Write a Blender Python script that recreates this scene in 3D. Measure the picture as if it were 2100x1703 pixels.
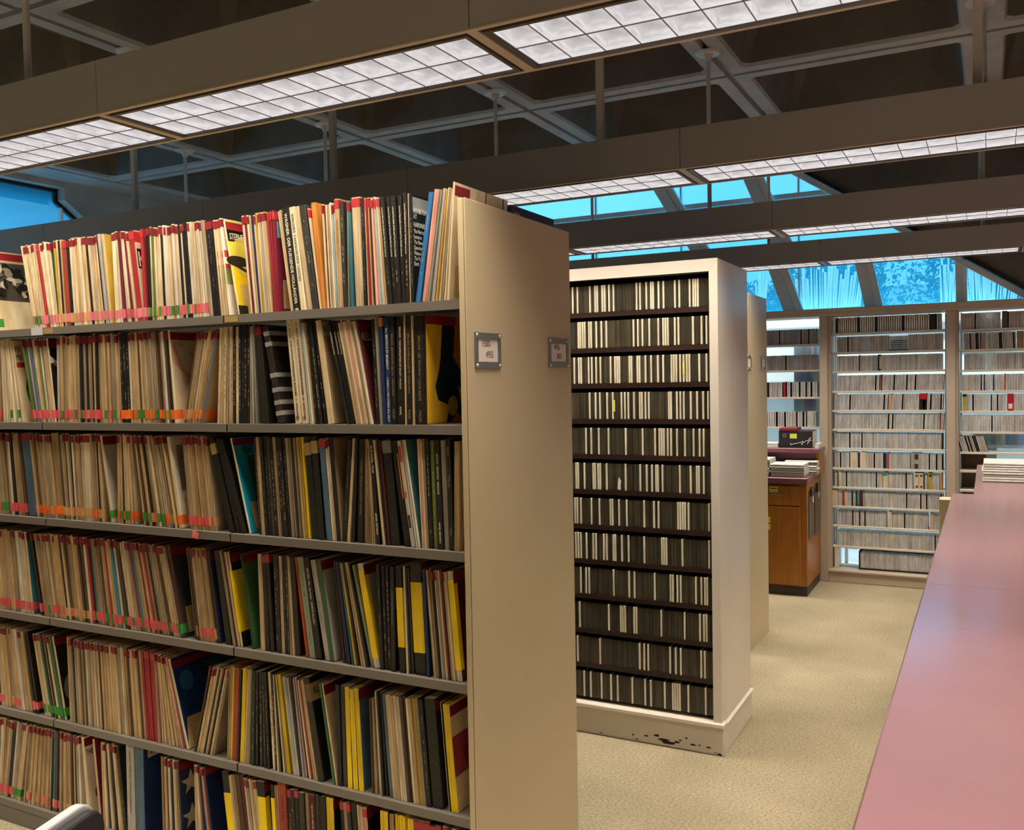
import bpy, math, random
from mathutils import Matrix, Vector
rnd = random.Random(7)
S = bpy.context.scene
COL = S.collection
for o in list(bpy.data.objects):
    bpy.data.objects.remove(o)

def lin(c):
    if isinstance(c, str):
        c = tuple(int(c[i:i+2], 16) for i in (0, 2, 4))
    f = lambda v: v/12.92 if v <= .04045 else ((v+.055)/1.055)**2.4
    return tuple(f(v/255.) for v in c[:3])

# ------------------------------------------------------------------ camera
FPX, W, H = 1864.27, 2100.0, 1703.0
YAW, PIT, ROL = [math.radians(a) for a in (-27.67719, -2.13963, -1.08245)]
EYE = Vector((0, 0, 1.68))
_f = Vector((math.sin(YAW)*math.cos(PIT), math.cos(YAW)*math.cos(PIT), math.sin(PIT)))
_r = Vector((math.cos(YAW), -math.sin(YAW), 0))
_u = _r.cross(_f)
CR = _r*math.cos(ROL) + _u*math.sin(ROL)
CU = -_r*math.sin(ROL) + _u*math.cos(ROL)
cam = bpy.data.objects.new('camera', bpy.data.cameras.new('camera'))
COL.objects.link(cam)
cam.matrix_world = Matrix(((CR.x, CU.x, -_f.x, EYE.x), (CR.y, CU.y, -_f.y, EYE.y), (CR.z, CU.z, -_f.z, EYE.z), (0, 0, 0, 1)))
cam.data.sensor_fit = 'HORIZONTAL'
cam.data.sensor_width = 36
cam.data.lens = FPX/W*36
cam.data.clip_start = .02
S.camera = cam

def ray(px, py):
    return _f + CR*((px-W/2)/FPX) - CU*((py-H/2)/FPX)
def on_y(px, py, Y):                 # survey point on the plane y = Y
    d = ray(px, py); return EYE + d*(Y/d.y)
def on_x(px, py, X):
    d = ray(px, py); return EYE + d*(X/d.x)
def on_z(px, py, Z):
    d = ray(px, py); return EYE + d*((Z-EYE.z)/d.z)
def x_at(px, z, Y):                  # X of the point at column px, height z, depth Y
    k = (px-W/2)/FPX
    a = CR - _f*k
    # (P-EYE).CR = k (P-EYE).f
    return -(a.y*Y + a.z*(z-EYE.z))/a.x

# ------------------------------------------------------------------ view, sky, lamps
S.view_settings.view_transform = 'Standard'
S.view_settings.look = 'None'
S.view_settings.exposure = 0.0
S.view_settings.gamma = 1
S.view_settings.use_curve_mapping = False
S.cycles.max_bounces = 8
S.cycles.diffuse_bounces = 5
S.cycles.glossy_bounces = 3
S.cycles.transmission_bounces = 4
S.cycles.transparent_max_bounces = 12
S.cycles.sample_clamp_indirect = 4
S.cycles.use_denoising = True

wd = bpy.data.worlds.new('sky'); S.world = wd; wd.use_nodes = True
nt = wd.node_tree; nt.nodes.clear()
out = nt.nodes.new('ShaderNodeOutputWorld'); bg = nt.nodes.new('ShaderNodeBackground')
tc = nt.nodes.new('ShaderNodeTexCoord'); nz = nt.nodes.new('ShaderNodeTexNoise'); rp = nt.nodes.new('ShaderNodeValToRGB')
nz.inputs['Scale'].default_value = 2.2; nz.inputs['Detail'].default_value = 4
rp.color_ramp.elements[0].position = .42; rp.color_ramp.elements[0].color = (.50, .70, .95, 1)
rp.color_ramp.elements[1].position = .68; rp.color_ramp.elements[1].color = (.92, .96, 1.0, 1)
nt.links.new(tc.outputs['Generated'], nz.inputs['Vector']); nt.links.new(nz.outputs['Fac'], rp.inputs['Fac'])
nt.links.new(rp.outputs['Color'], bg.inputs['Color']); bg.inputs['Strength'].default_value = 3.0
nt.links.new(bg.outputs[0], out.inputs[0])

sun = bpy.data.lights.new('sun', 'SUN'); sun.energy = 7.0; sun.angle = .01; sun.color = (1, .97, .9)      # behind the photographer, over the roof: lights the garden only
so = bpy.data.objects.new('sun', sun); COL.objects.link(so); so.rotation_euler = (math.radians(40), 0, math.radians(-8))
rl = bpy.data.lights.new('rear_fill_light', 'AREA'); rl.shape = 'RECTANGLE'; rl.size = 4.2; rl.size_y = .1; rl.energy = 30; rl.color = (1, .96, .9)   # added fill light to brighten the rear shelves, no known lamp there
ro = bpy.data.objects.new('rear_fill_light', rl); COL.objects.link(ro); ro.location = (-.4, 8.07, 2.6); ro.rotation_euler = (math.radians(12), 0, 0); rl.spread = math.radians(90)
TROUGH_Y = [2.03, 3.667, 5.385, 7.035]       # the four rows of light troughs in view
BEHIND_Y = [0.36, -1.3]                      # two more behind the photographer
Z_TROUGH = 2.5
LAMP_W, LAMP_SPREAD = [84, 100, 100, 100, 165, 165], 100
CELL_GAIN = 1.06
for i, y in enumerate(TROUGH_Y + BEHIND_Y):
    l = bpy.data.lights.new('trough_lamp', 'AREA'); l.shape = 'RECTANGLE'
    l.size, l.size_y = 9.0, .25
    l.energy = LAMP_W[i]; l.color = (1.0, .905, .765); l.spread = math.radians(LAMP_SPREAD)
    o = bpy.data.objects.new('trough_lamp', l); COL.objects.link(o)
    o.location = (-1.3, y, Z_TROUGH-.006)

# ------------------------------------------------------------------ helpers
_ON = 'zeroth first second third fourth fifth sixth seventh eighth ninth tenth eleventh twelfth thirteenth fourteenth fifteenth sixteenth seventeenth eighteenth nineteenth'.split()
def nth(n):
    if n < 20: return _ON[n]
    t, u = divmod(n, 10); w = {2: 'twent', 3: 'thirt', 4: 'fort'}[t]
    return w+'ieth' if u == 0 else w+'y-'+_ON[u]
def tag(o, label=None, cat=None, group=None, kind=None):
    if label: o['label'] = label
    if cat: o['category'] = cat
    if group: o['group'] = group
    if kind: o['kind'] = kind
    return o

class MB:
    def __init__(s): s.v = []; s.f = []; s.m = []; s.c = []
    def face(s, idx, col=(.5, .5, .5), m=0): s.f.append(idx); s.c.append(col); s.m.append(m)
    def quad(s, a, b, c, d, col=(.5, .5, .5), m=0):
        n = len(s.v); s.v += [tuple(a), tuple(b), tuple(c), tuple(d)]; s.face((n, n+1, n+2, n+3), col, m)
    def box(s, x0, x1, y0, y1, z0, z1, col=(.5, .5, .5), m=0, cols=None):
        n = len(s.v)
        s.v += [(x0, y0, z0), (x1, y0, z0), (x1, y1, z0), (x0, y1, z0), (x0, y0, z1), (x1, y0, z1), (x1, y1, z1), (x0, y1, z1)]
        fs = [('y0', (0, 1, 5, 4)), ('x1', (1, 2, 6, 5)), ('y1', (2, 3, 7, 6)), ('x0', (3, 0, 4, 7)), ('z0', (3, 2, 1, 0)), ('z1', (4, 5, 6, 7))]
        for k, f in fs: s.face(tuple(n+i for i in f), (cols or {}).get(k, col), m)
        return s
    def bbox(s, x0, x1, y0, y1, z0, z1, b=.003, col=(.5, .5, .5), m=0):
        # box with chamfered edges (3 nested rings)
        n = len(s.v)
        def ring(z, i):
            xs0, xs1, ys0, ys1 = x0+i, x1-i, y0+i, y1-i
            e = b
            return [(xs0+e, ys0, z), (xs1-e, ys0, z), (xs1, ys0+e, z), (xs1, ys1-e, z), (xs1-e, ys1, z), (xs0+e, ys1, z), (xs0, ys1-e, z), (xs0, ys0+e, z)]
        rings = [ring(z0, b), ring(z0+b, 0), ring(z1-b, 0), ring(z1, b)]
        for r in rings: s.v += r
        for k in range(3):
            for i in range(8):
                j = (i+1) % 8
                s.face((n+k*8+i, n+k*8+j, n+k*8+8+j, n+k*8+8+i), col, m)
        s.face(tuple(n+7-i for i in range(8)), col, m); s.face(tuple(n+24+i for i in range(8)), col, m)
        return s
    def prism(s, pts, axis, a, b, col=(.5, .5, .5), m=0):
        # pts: 2D polygon; axis 'y': (x,z), 'x': (y,z), 'z': (x,y)
        def P(p, t): return (p[0], t, p[1]) if axis == 'y' else ((t, p[0], p[1]) if axis == 'x' else (p[0], p[1], t))
        n = len(s.v); k = len(pts)
        s.v += [P(p, a) for p in pts] + [P(p, b) for p in pts]
        s.face(tuple(range(n, n+k)), col, m); s.face(tuple(n+k+k-1-i for i in range(k)), col, m)
        for i in range(k):
            j = (i+1) % k
            s.face((n+i, n+k+i, n+k+j, n+j), col, m)
        return s
    def cyl(s, p0, p1, r0, r1=None, n=10, col=(.5, .5, .5), m=0, cap=True):
        r1 = r0 if r1 is None else r1
        p0, p1 = Vector(p0), Vector(p1); d = (p1-p0).normalized()
        a = d.orthogonal().normalized(); b = d.cross(a); k = len(s.v)
        for p, r in ((p0, r0), (p1, r1)):
            for i in range(n):
                t = 2*math.pi*i/n; s.v.append(tuple(p + a*(r*math.cos(t)) + b*(r*math.sin(t))))
        for i in range(n):
            j = (i+1) % n; s.face((k+i, k+j, k+n+j, k+n+i), col, m)
        if cap:
            s.face(tuple(k+n-1-i for i in range(n)), col, m); s.face(tuple(k+n+i for i in range(n)), col, m)
        return s
    def mesh(s, name, mats, base=(0, 0, 0)):
        me = bpy.data.meshes.new(name)
        bx, by, bz = base
        me.from_pydata([(x-bx, y-by, z-bz) for x, y, z in s.v], [], s.f)
        for mt in (mats if isinstance(mats, (list, tuple)) else [mats]): me.materials.append(mt)
        me.polygons.foreach_set('material_index', s.m)
        at = me.attributes.new('Col', 'FLOAT_COLOR', 'CORNER')
        buf = []
        for f, c in zip(s.f, s.c): buf += [c[0], c[1], c[2], 1.0]*len(f)
        at.data.foreach_set('color', buf)
        me.update()
        return me

def link(name, me, parent=None, loc=(0, 0, 0), rot=(0, 0, 0)):
    o = bpy.data.objects.new(name, me); COL.objects.link(o)
    o.parent = parent; o.location = loc; o.rotation_euler = rot
    return o
def obj(name, mb, mats, parent=None, base=(0, 0, 0), fixnormals=True):
    """one mesh from world coordinates; base is the world place of the parent (or own origin when there is none)"""
    me = mb.mesh(name, mats, base)
    if fixnormals: fixn(me)
    return link(name, me, parent, (0, 0, 0) if parent else base)
import bmesh
def fixn(me):
    b = bmesh.new(); b.from_mesh(me); bmesh.ops.recalc_face_normals(b, faces=b.faces); b.to_mesh(me); b.free()
def thing(name, base, label, cat, group=None, rot=(0, 0, 0)):
    o = link(name, None, None, base, rot)
    o.empty_display_size = .05
    return tag(o, label, cat, group)
def struct(name, mb, mats, base=(0, 0, 0)):
    o = obj(name, mb, mats, None, base); o['kind'] = 'structure'; return o

# ------------------------------------------------------------------ materials
MAT = {}
def newmat(name):
    m = bpy.data.materials.new(name); m.use_nodes = True; MAT[name] = m
    n = m.node_tree.nodes
    return m, m.node_tree, n['Principled BSDF']
def mat(name, c, rough=.5, var=.12, scale=8, metal=0, bump=0, bscale=60, spec=.5, stretch=(1, 1, 1), coat=0):
    m, t, p = newmat(name)
    c = lin(c)
    tcn = t.nodes.new('ShaderNodeTexCoord'); mp = t.nodes.new('ShaderNodeMapping'); mp.inputs['Scale'].default_value = stretch
    nz = t.nodes.new('ShaderNodeTexNoise'); nz.inputs['Scale'].default_value = scale; nz.inputs['Detail'].default_value = 5
    r = t.nodes.new('ShaderNodeValToRGB'); r.color_ramp.elements[0].position = .3; r.color_ramp.elements[1].position = .7
    r.color_ramp.elements[0].color = tuple(v*(1-var) for v in c)+(1,)
    r.color_ramp.elements[1].color = tuple(min(1, v*(1+var)) for v in c)+(1,)
    t.links.new(tcn.outputs['Object'], mp.inputs['Vector']); t.links.new(mp.outputs['Vector'], nz.inputs['Vector'])
    t.links.new(nz.outputs['Fac'], r.inputs['Fac']); t.links.new(r.outputs['Color'], p.inputs['Base Color'])
    p.inputs['Roughness'].default_value = rough; p.inputs['Metallic'].default_value = metal
    p.inputs['Specular IOR Level'].default_value = spec
    p.inputs['Coat Weight'].default_value = coat
    if bump:
        n2 = t.nodes.new('ShaderNodeTexNoise'); n2.inputs['Scale'].default_value = bscale; n2.inputs['Detail'].default_value = 3
        b = t.nodes.new('ShaderNodeBump'); b.inputs['Strength'].default_value = bump; b.inputs['Distance'].default_value = .01
        t.links.new(mp.outputs['Vector'], n2.inputs['Vector']); t.links.new(n2.outputs['Fac'], b.inputs['Height']); t.links.new(b.outputs['Normal'], p.inputs['Normal'])
    return m
def colmat(name, rough, wear, spec=.4):
    """print colour comes from the mesh's own colour attribute, with scuffed card fibres"""
    m, t, p = newmat(name)
    at = t.nodes.new('ShaderNodeAttribute'); at.attribute_name = 'Col'
    tcn = t.nodes.new('ShaderNodeTexCoord'); mp = t.nodes.new('ShaderNodeMapping'); mp.inputs['Scale'].default_value = (1, 1, .35)
    gi = t.nodes.new('ShaderNodeNewGeometry')
    oi = t.nodes.new('ShaderNodeObjectInfo'); ad = t.nodes.new('ShaderNodeVectorMath'); ad.operation = 'ADD'
    t.links.new(tcn.outputs['Object'], ad.inputs[0]); t.links.new(oi.outputs['Location'], ad.inputs[1]); t.links.new(ad.outputs[0], mp.inputs['Vector'])
    nz = t.nodes.new('ShaderNodeTexNoise'); nz.inputs['Scale'].default_value = 380; nz.inputs['Detail'].default_value = 4
    n2 = t.nodes.new('ShaderNodeTexNoise'); n2.inputs['Scale'].default_value = 26; n2.inputs['Detail'].default_value = 3
    t.links.new(mp.outputs['Vector'], nz.inputs['Vector']); t.links.new(mp.outputs['Vector'], n2.inputs['Vector'])
    r = t.nodes.new('ShaderNodeValToRGB'); r.color_ramp.elements[0].position = .60; r.color_ramp.elements[1].position = .72
    r.color_ramp.elements[0].color = (0, 0, 0, 1); r.color_ramp.elements[1].color = (wear, wear, wear, 1)
    t.links.new(nz.outputs['Fac'], r.inputs['Fac'])
    r2 = t.nodes.new('ShaderNodeValToRGB'); r2.color_ramp.elements[0].position = .3; r2.color_ramp.elements[1].position = .7
    r2.color_ramp.elements[0].color = (.78, .75, .70, 1); r2.color_ramp.elements[1].color = (1.08, 1.08, 1.08, 1)
    t.links.new(n2.outputs['Fac'], r2.inputs['Fac'])
    mu = t.nodes.new('ShaderNodeMix'); mu.data_type = 'RGBA'; mu.blend_type = 'MULTIPLY'; mu.inputs[0].default_value = 1
    t.links.new(at.outputs['Color'], mu.inputs[6]); t.links.new(r2.outputs['Color'], mu.inputs[7])
    # fibre streaks running up the spines
    m3 = t.nodes.new('ShaderNodeMapping'); m3.inputs['Scale'].default_value = (520, 40, 5)
    n3 = t.nodes.new('ShaderNodeTexNoise'); n3.inputs['Scale'].default_value = 1.0; n3.inputs['Detail'].default_value = 3
    r3 = t.nodes.new('ShaderNodeValToRGB'); r3.color_ramp.elements[0].position = .34; r3.color_ramp.elements[1].position = .62
    r3.color_ramp.elements[0].color = (.52, .48, .42, 1) if wear > .1 else (.92, .92, .92, 1); r3.color_ramp.elements[1].color = (1.06, 1.06, 1.06, 1)
    t.links.new(ad.outputs[0], m3.inputs['Vector']); t.links.new(m3.outputs['Vector'], n3.inputs['Vector']); t.links.new(n3.outputs['Fac'], r3.inputs['Fac'])
    mu3 = t.nodes.new('ShaderNodeMix'); mu3.data_type = 'RGBA'; mu3.blend_type = 'MULTIPLY'; sx = t.nodes.new('ShaderNodeSeparateXYZ'); lt = t.nodes.new('ShaderNodeMath'); lt.operation = 'LESS_THAN'; lt.inputs[1].default_value = -.6
    t.links.new(gi.outputs['Normal'], sx.inputs[0]); t.links.new(sx.outputs['Y'], lt.inputs[0]); t.links.new(lt.outputs[0], mu3.inputs[0])
    t.links.new(mu.outputs[2], mu3.inputs[6]); t.links.new(r3.outputs['Color'], mu3.inputs[7]); mu = mu3
    mx = t.nodes.new('ShaderNodeMix'); mx.data_type = 'RGBA'
    t.links.new(r.outputs['Color'], mx.inputs[0]); t.links.new(mu.outputs[2], mx.inputs[6]); mx.inputs[7].default_value = (.55, .47, .34, 1)
    t.links.new(mx.outputs[2], p.inputs['Base Color'])
    p.inputs['Roughness'].default_value = rough; p.inputs['Specular IOR Level'].default_value = spec
    return m
M_CARD = colmat('printed_card', .5, .15)
M_TAPE = colmat('cloth_tape', .45, .06)
M_CASE = colmat('plastic_case', .25, .03, .5)
M_PAPER = mat('paper', 'c6c2bb', .8, .06, 20)
M_STEEL = mat('putty_steel_paint', 'bfad8a', .42, .03, 3, bump=.02, bscale=400, spec=.45)
M_SHELF = mat('grey_shelf_paint', '6d665c', .4, .05, 4)
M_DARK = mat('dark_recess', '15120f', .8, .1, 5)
M_WHITEPAINT = mat('gloss_white_paint', 'd9cebf', .28, .04, 5, bump=.05, bscale=14, spec=.6, stretch=(1, 1, .3))
M_BROWN = mat('dark_brown_shelf', '2c170f', .45, .3, 14, stretch=(.2, 2, 2))
M_CHIP = mat('bare_dark_base', '1b1517', .7, .2, 60)
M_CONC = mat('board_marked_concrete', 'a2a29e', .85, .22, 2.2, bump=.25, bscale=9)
M_CONC_SHADE = mat('shaded_concrete', '6a655d', .9, .28, 2.6, bump=.25, bscale=9)  # same concrete darkened: the unlit coffers' shade is put into the colour
M_TROUGH = mat('taupe_trough_paint', '979591', .5, .03, 2, bump=.03, bscale=300)
M_TRIM = mat('putty_trim', 'ab9c8a', .45, .04, 4)
M_BLACK = mat('black_gap', '0b0a0a', .6, .1, 9)
M_ROD = mat('grey_rod', 'cfccc5', .45, .05, 9)
M_CANOPY = mat('canopy_plate', 'c4c0b8', .4, .04, 9)
M_LINTEL = mat('taupe_window_frame', 'b3a391', .45, .05, 4)
M_WSHELF = mat('cream_shelf_paint', 'ded3c4', .4, .04, 6)
M_PINK = mat('rose_laminate', '9d7378', .22, .05, 3, spec=.8, coat=.75)
M_PINK.node_tree.nodes['Principled BSDF'].inputs['Coat Roughness'].default_value = .16
M_PLUM = mat('plum_laminate', '7b4a52', .35, .05, 4)
M_OAK = mat('oak_veneer', 'a06420', .38, .22, 6, stretch=(9, 9, .5), bump=.03, bscale=40)
M_KICK = mat('dark_kick', '3d2c24', .5, .1, 8)
M_METAL = mat('bronze_metal', '5d5148', .35, .1, 20, metal=.8)
M_HOLDER = mat('label_frame_metal', '83817d', .35, .06, 30, metal=.55)
M_SCREW = mat('bright_screw', 'd8d4cc', .25, .05, 30, metal=.7)
M_CARDW = mat('white_card', 'ded2c6', .8, .03, 30)
M_INK = mat('dark_ink', '241f1d', .8, .1, 30)
M_INKW = mat('pale_ink', 'e8dcc0', .7, .05, 30)
M_GOLD = mat('gold_ink', '9a7d4a', .6, .1, 30)
M_PLASTICW = mat('grey_plastic', 'b9b6b8', .4, .05, 8)
M_PAD = mat('black_upholstery', '201d22', .55, .15, 60, bump=.1, bscale=300)
M_CLIP = mat('brown_clipboard', '4a3d36', .3, .1, 6)
M_NOTE = mat('yellow_note', 'e6dc4a', .7, .05, 30)
M_LEAF = mat('leaf', '1f4a2c', .6, .4, 9)
M_SLAT = mat('pale_slat', 'fbfcf8', .7, .05, 9)
M_RAFTER = mat('grey_rafter', 'e2e6e8', .6, .05, 5)
M_BUILD = mat('pale_facade', '9aaab2', .8, .08, 1)
M_SOIL = mat('planter', 'cfd8d6', .8, .1, 5)
M_HEDGE2 = mat('hedge_far', '3f7a66', .8, .4, 5)

def carpet():
    m, t, p = newmat('beige_carpet')
    tcn = t.nodes.new('ShaderNodeTexCoord')
    n1 = t.nodes.new('ShaderNodeTexNoise'); n1.inputs['Scale'].default_value = 120; n1.inputs['Detail'].default_value = 7; n1.inputs['Roughness'].default_value = .7
    n2 = t.nodes.new('ShaderNodeTexNoise'); n2.inputs['Scale'].default_value = 1.6; n2.inputs['Detail'].default_value = 4
    mp = t.nodes.new('ShaderNodeMapping'); mp.inputs['Scale'].default_value = (.7, 1, 1)
    t.links.new(tcn.outputs['Object'], mp.inputs['Vector']); t.links.new(mp.outputs['Vector'], n1.inputs['Vector'])
    t.links.new(tcn.outputs['Object'], n2.inputs['Vector'])
    r = t.nodes.new('ShaderNodeValToRGB'); r.color_ramp.elements[0].position = .32; r.color_ramp.elements[1].position = .66
    r.color_ramp.elements[0].color = lin('776b54')+(1,); r.color_ramp.elements[1].color = lin('b5a78b')+(1,)
    r2 = t.nodes.new('ShaderNodeValToRGB'); r2.color_ramp.elements[0].position = .3; r2.color_ramp.elements[1].position = .65
    r2.color_ramp.elements[0].color = (.72, .72, .70, 1); r2.color_ramp.elements[1].color = (1, 1, 1, 1)
    mu = t.nodes.new('ShaderNodeMix'); mu.data_type = 'RGBA'; mu.blend_type = 'MULTIPLY'; mu.inputs[0].default_value = 1
    t.links.new(n1.outputs['Fac'], r.inputs['Fac']); t.links.new(n2.outputs['Fac'], r2.inputs['Fac'])
    t.links.new(r.outputs['Color'], mu.inputs[6]); t.links.new(r2.outputs['Color'], mu.inputs[7])
    t.links.new(mu.outputs[2], p.inputs['Base Color'])
    b = t.nodes.new('ShaderNodeBump'); b.inputs['Strength'].default_value = .3; b.inputs['Distance'].default_value = .004
    t.links.new(n1.outputs['Fac'], b.inputs['Height']); t.links.new(b.outputs['Normal'], p.inputs['Normal'])
    p.inputs['Roughness'].default_value = .95; p.inputs['Specular IOR Level'].default_value = .15
    return m
M_CARPET = carpet()
def glass(name, tint, veil, veilw, gloss=.03):
    """tinted pane: part clear, part milky film that glows with the daylight behind it"""
    m = bpy.data.materials.new(name); m.use_nodes = True; t = m.node_tree; t.nodes.clear()
    o = t.nodes.new('ShaderNodeOutputMaterial'); tr = t.nodes.new('ShaderNodeBsdfTransparent'); gl = t.nodes.new('ShaderNodeBsdfGlossy'); tl = t.nodes.new('ShaderNodeBsdfTranslucent')
    nz = t.nodes.new('ShaderNodeTexNoise'); nz.inputs['Scale'].default_value = .8
    r = t.nodes.new('ShaderNodeValToRGB'); r.color_ramp.elements[0].color = tuple(v*.92 for v in tint)+(1,); r.color_ramp.elements[1].color = tuple(min(1, v*1.06) for v in tint)+(1,)
    tl.inputs['Color'].default_value = tuple(veil)+(1,)
    m1 = t.nodes.new('ShaderNodeMixShader'); m1.inputs[0].default_value = veilw
    mx = t.nodes.new('ShaderNodeMixShader'); gl.inputs['Roughness'].default_value = .02; mx.inputs[0].default_value = gloss
    t.links.new(nz.outputs['Fac'], r.inputs['Fac']); t.links.new(r.outputs['Color'], tr.inputs['Color'])
    t.links.new(tr.outputs[0], m1.inputs[1]); t.links.new(tl.outputs[0], m1.inputs[2])
    t.links.new(m1.outputs[0], mx.inputs[1]); t.links.new(gl.outputs[0], mx.inputs[2]); t.links.new(mx.outputs[0], o.inputs[0])
    return m
M_BLUEGLASS = glass('blue_tinted_glass', (.15, .40, .48), (.02, .42, .80), .42)
M_GLASS = glass('clear_glass', (.80, .90, .93), (.72, .86, .90), .30)
def lampcell():
    m = bpy.data.materials.new('louvre_cell'); m.use_nodes = True; t = m.node_tree; t.nodes.clear()
    o = t.nodes.new('ShaderNodeOutputMaterial'); e = t.nodes.new('ShaderNodeEmission')
    tcn = t.nodes.new('ShaderNodeTexCoord'); sp = t.nodes.new('ShaderNodeSeparateXYZ')
    t.links.new(tcn.outputs['Generated'], sp.inputs[0])
    # a fluorescent tube runs behind the lens: brightest along one edge of each cell, with sparkle at the corner
    nz = t.nodes.new('ShaderNodeTexNoise'); nz.inputs['Scale'].default_value = 2.2; nz.inputs['Detail'].default_value = 2
    oi = t.nodes.new('ShaderNodeObjectInfo'); ad = t.nodes.new('ShaderNodeVectorMath'); ad.operation = 'ADD'
    sc = t.nodes.new('ShaderNodeVectorMath'); sc.operation = 'SCALE'; sc.inputs['Scale'].default_value = .01
    t.links.new(oi.outputs['Location'], sc.inputs[0])
    t.links.new(tcn.outputs['Generated'], ad.inputs[0]); t.links.new(oi.outputs['Location'], ad.inputs[1]); t.links.new(ad.outputs[0], nz.inputs['Vector'])
    r = t.nodes.new('ShaderNodeValToRGB'); r.color_ramp.elements[0].position = .0; r.color_ramp.elements[1].position = 1
    r.color_ramp.elements[0].color = (.40, .38, .375, 1); r.color_ramp.elements[1].color = (.95, .90, .88, 1)
    e2 = r.color_ramp.elements.new(.55); e2.color = (.58, .54, .545, 1)
    d = t.nodes.new('ShaderNodeMath'); d.operation = 'SUBTRACT'; d.inputs[1].default_value = .5
    a = t.nodes.new('ShaderNodeMath'); a.operation = 'ABSOLUTE'
    d2 = t.nodes.new('ShaderNodeMath'); d2.operation = 'SUBTRACT'; d2.inputs[1].default_value = .5
    a2 = t.nodes.new('ShaderNodeMath'); a2.operation = 'ABSOLUTE'
    mxm = t.nodes.new('ShaderNodeMath'); mxm.operation = 'MAXIMUM'
    pw = t.nodes.new('ShaderNodeMath'); pw.operation = 'MULTIPLY'; pw.inputs[1].default_value = 1.35
    s2 = t.nodes.new('ShaderNodeMath'); s2.operation = 'MULTIPLY_ADD'; s2.inputs[1].default_value = .7
    t.links.new(sp.outputs['X'], d.inputs[0]); t.links.new(d.outputs[0], a.inputs[0])
    t.links.new(sp.outputs['Y'], d2.inputs[0]); t.links.new(d2.outputs[0], a2.inputs[0])
    t.links.new(a.outputs[0], mxm.inputs[0]); t.links.new(a2.outputs[0], mxm.inputs[1]); t.links.new(mxm.outputs[0], pw.inputs[0])
    t.links.new(nz.outputs['Fac'], s2.inputs[0]); 
    sb = t.nodes.new('ShaderNodeMath'); sb.operation = 'SUBTRACT'; sb.inputs[1].default_value = .28
    t.links.new(pw.outputs[0], sb.inputs[0]); t.links.new(sb.outputs[0], s2.inputs[2])
    t.links.new(s2.outputs[0], r.inputs['Fac']); t.links.new(r.outputs['Color'], e.inputs['Color']); e.inputs['Strength'].default_value = CELL_GAIN
    t.links.new(e.outputs[0], o.inputs[0])
    return m
M_CELL = lampcell()
M_GRID = mat('louvre_blade', '7a7078', .4, .05, 20)

_tc = {}
def text_mesh(txt, size, mat_, depth=.0003, font_shear=0, width=1.0):
    """flat lettering: x to the right, y up, origin at the baseline's left end"""
    c = bpy.data.curves.new('lettering', 'FONT'); c.body = txt; c.size = size; c.extrude = depth; c.resolution_u = 2; c.shear = font_shear
    o = bpy.data.objects.new('lettering', c); COL.objects.link(o)
    dg = bpy.context.evaluated_depsgraph_get()
    me = bpy.data.meshes.new_from_object(o.evaluated_get(dg))
    bpy.data.objects.remove(o); bpy.data.curves.remove(c)
    me.name = 'lettering'; me.materials.clear(); me.materials.append(mat_)
    if width != 1.0:
        for v in me.vertices: v.co.x *= width
    return me
def tw(me): return max((v.co.x for v in me.vertices), default=0)
def put_text(me, parent, org, xd, yd):
    xd, yd = Vector(xd), Vector(yd); n = xd.cross(yd)
    o = bpy.data.objects.new('lettering', me); COL.objects.link(o); o.parent = parent
    o.matrix_local = Matrix(((xd.x, yd.x, n.x, org[0]), (xd.y, yd.y, n.y, org[1]), (xd.z, yd.z, n.z, org[2]), (0, 0, 0, 1)))
    return o
M_FRAME = mat('bronze_lens_frame', '4d443c', .4, .05, 9)
M_WOODP = mat('brown_wood_panel', '5c4630', .5, .25, 6, stretch=(9, 9, .5))
# ================================================================== ROOM
XL, XR, YF, YB, ZC = -7.6, 4.3, -3.3, 7.7, 3.6
struct('floor', MB().box(XL-.3, XR+.3, YF-.3, YB+.35, -.1, 0), M_CARPET)
# ---- waffle ceiling: pans on a 1.435 m grid, a shadow groove along every rib
P, X0C, Y0C = 1.435, -7.205, -2.74
NX, NY = 8, 7
mb = MB()
mb.box(XL-.3, XR+.3, YF-.3, YB+.35, 4.10, 4.2)
for i in range(NX+1): mb.box(X0C+i*P-.021, X0C+i*P+.021, Y0C, Y0C+NY*P, 3.64, 3.70)
for j in range(NY+1): mb.box(X0C, X0C+NX*P, Y0C+j*P-.02, Y0C+j*P+.02, 3.639, 3.70)
yt = Y0C+NY*P; xt = X0C+NX*P
mb.box(XL-.3, X0C-.02, YF-.3, YB+.35, ZC, 3.9); mb.box(xt+.02, XR+.3, YF-.3, YB+.35, ZC, 3.9)
mb.box(X0C-.02, xt+.02, YF-.3, Y0C-.02, ZC, 3.9); mb.box(X0C-.02, xt+.02, yt+.02, YB+.35, ZC, 3.9)
ceil = struct('ceiling', mb, M_CONC)
def coffer_mesh():
    m = MB(); g, o, i, h = P/2-.02, P/2-.105, P/2-.23, .46
    def sq(r, z, ch=0):
        return [(-r+ch, -r, z), (r-ch, -r, z), (r, -r+ch, z), (r, r-ch, z), (r-ch, r, z), (-r+ch, r, z), (-r, r-ch, z), (-r, -r+ch, z)]
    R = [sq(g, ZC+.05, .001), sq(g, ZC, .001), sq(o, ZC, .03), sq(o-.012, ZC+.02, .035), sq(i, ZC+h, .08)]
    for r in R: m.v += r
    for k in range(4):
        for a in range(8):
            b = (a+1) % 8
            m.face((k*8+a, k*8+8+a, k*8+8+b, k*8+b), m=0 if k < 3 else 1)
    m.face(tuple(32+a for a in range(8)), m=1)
    return m.mesh('coffer', [M_CONC, M_CONC_SHADE])
CM = coffer_mesh()
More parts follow.
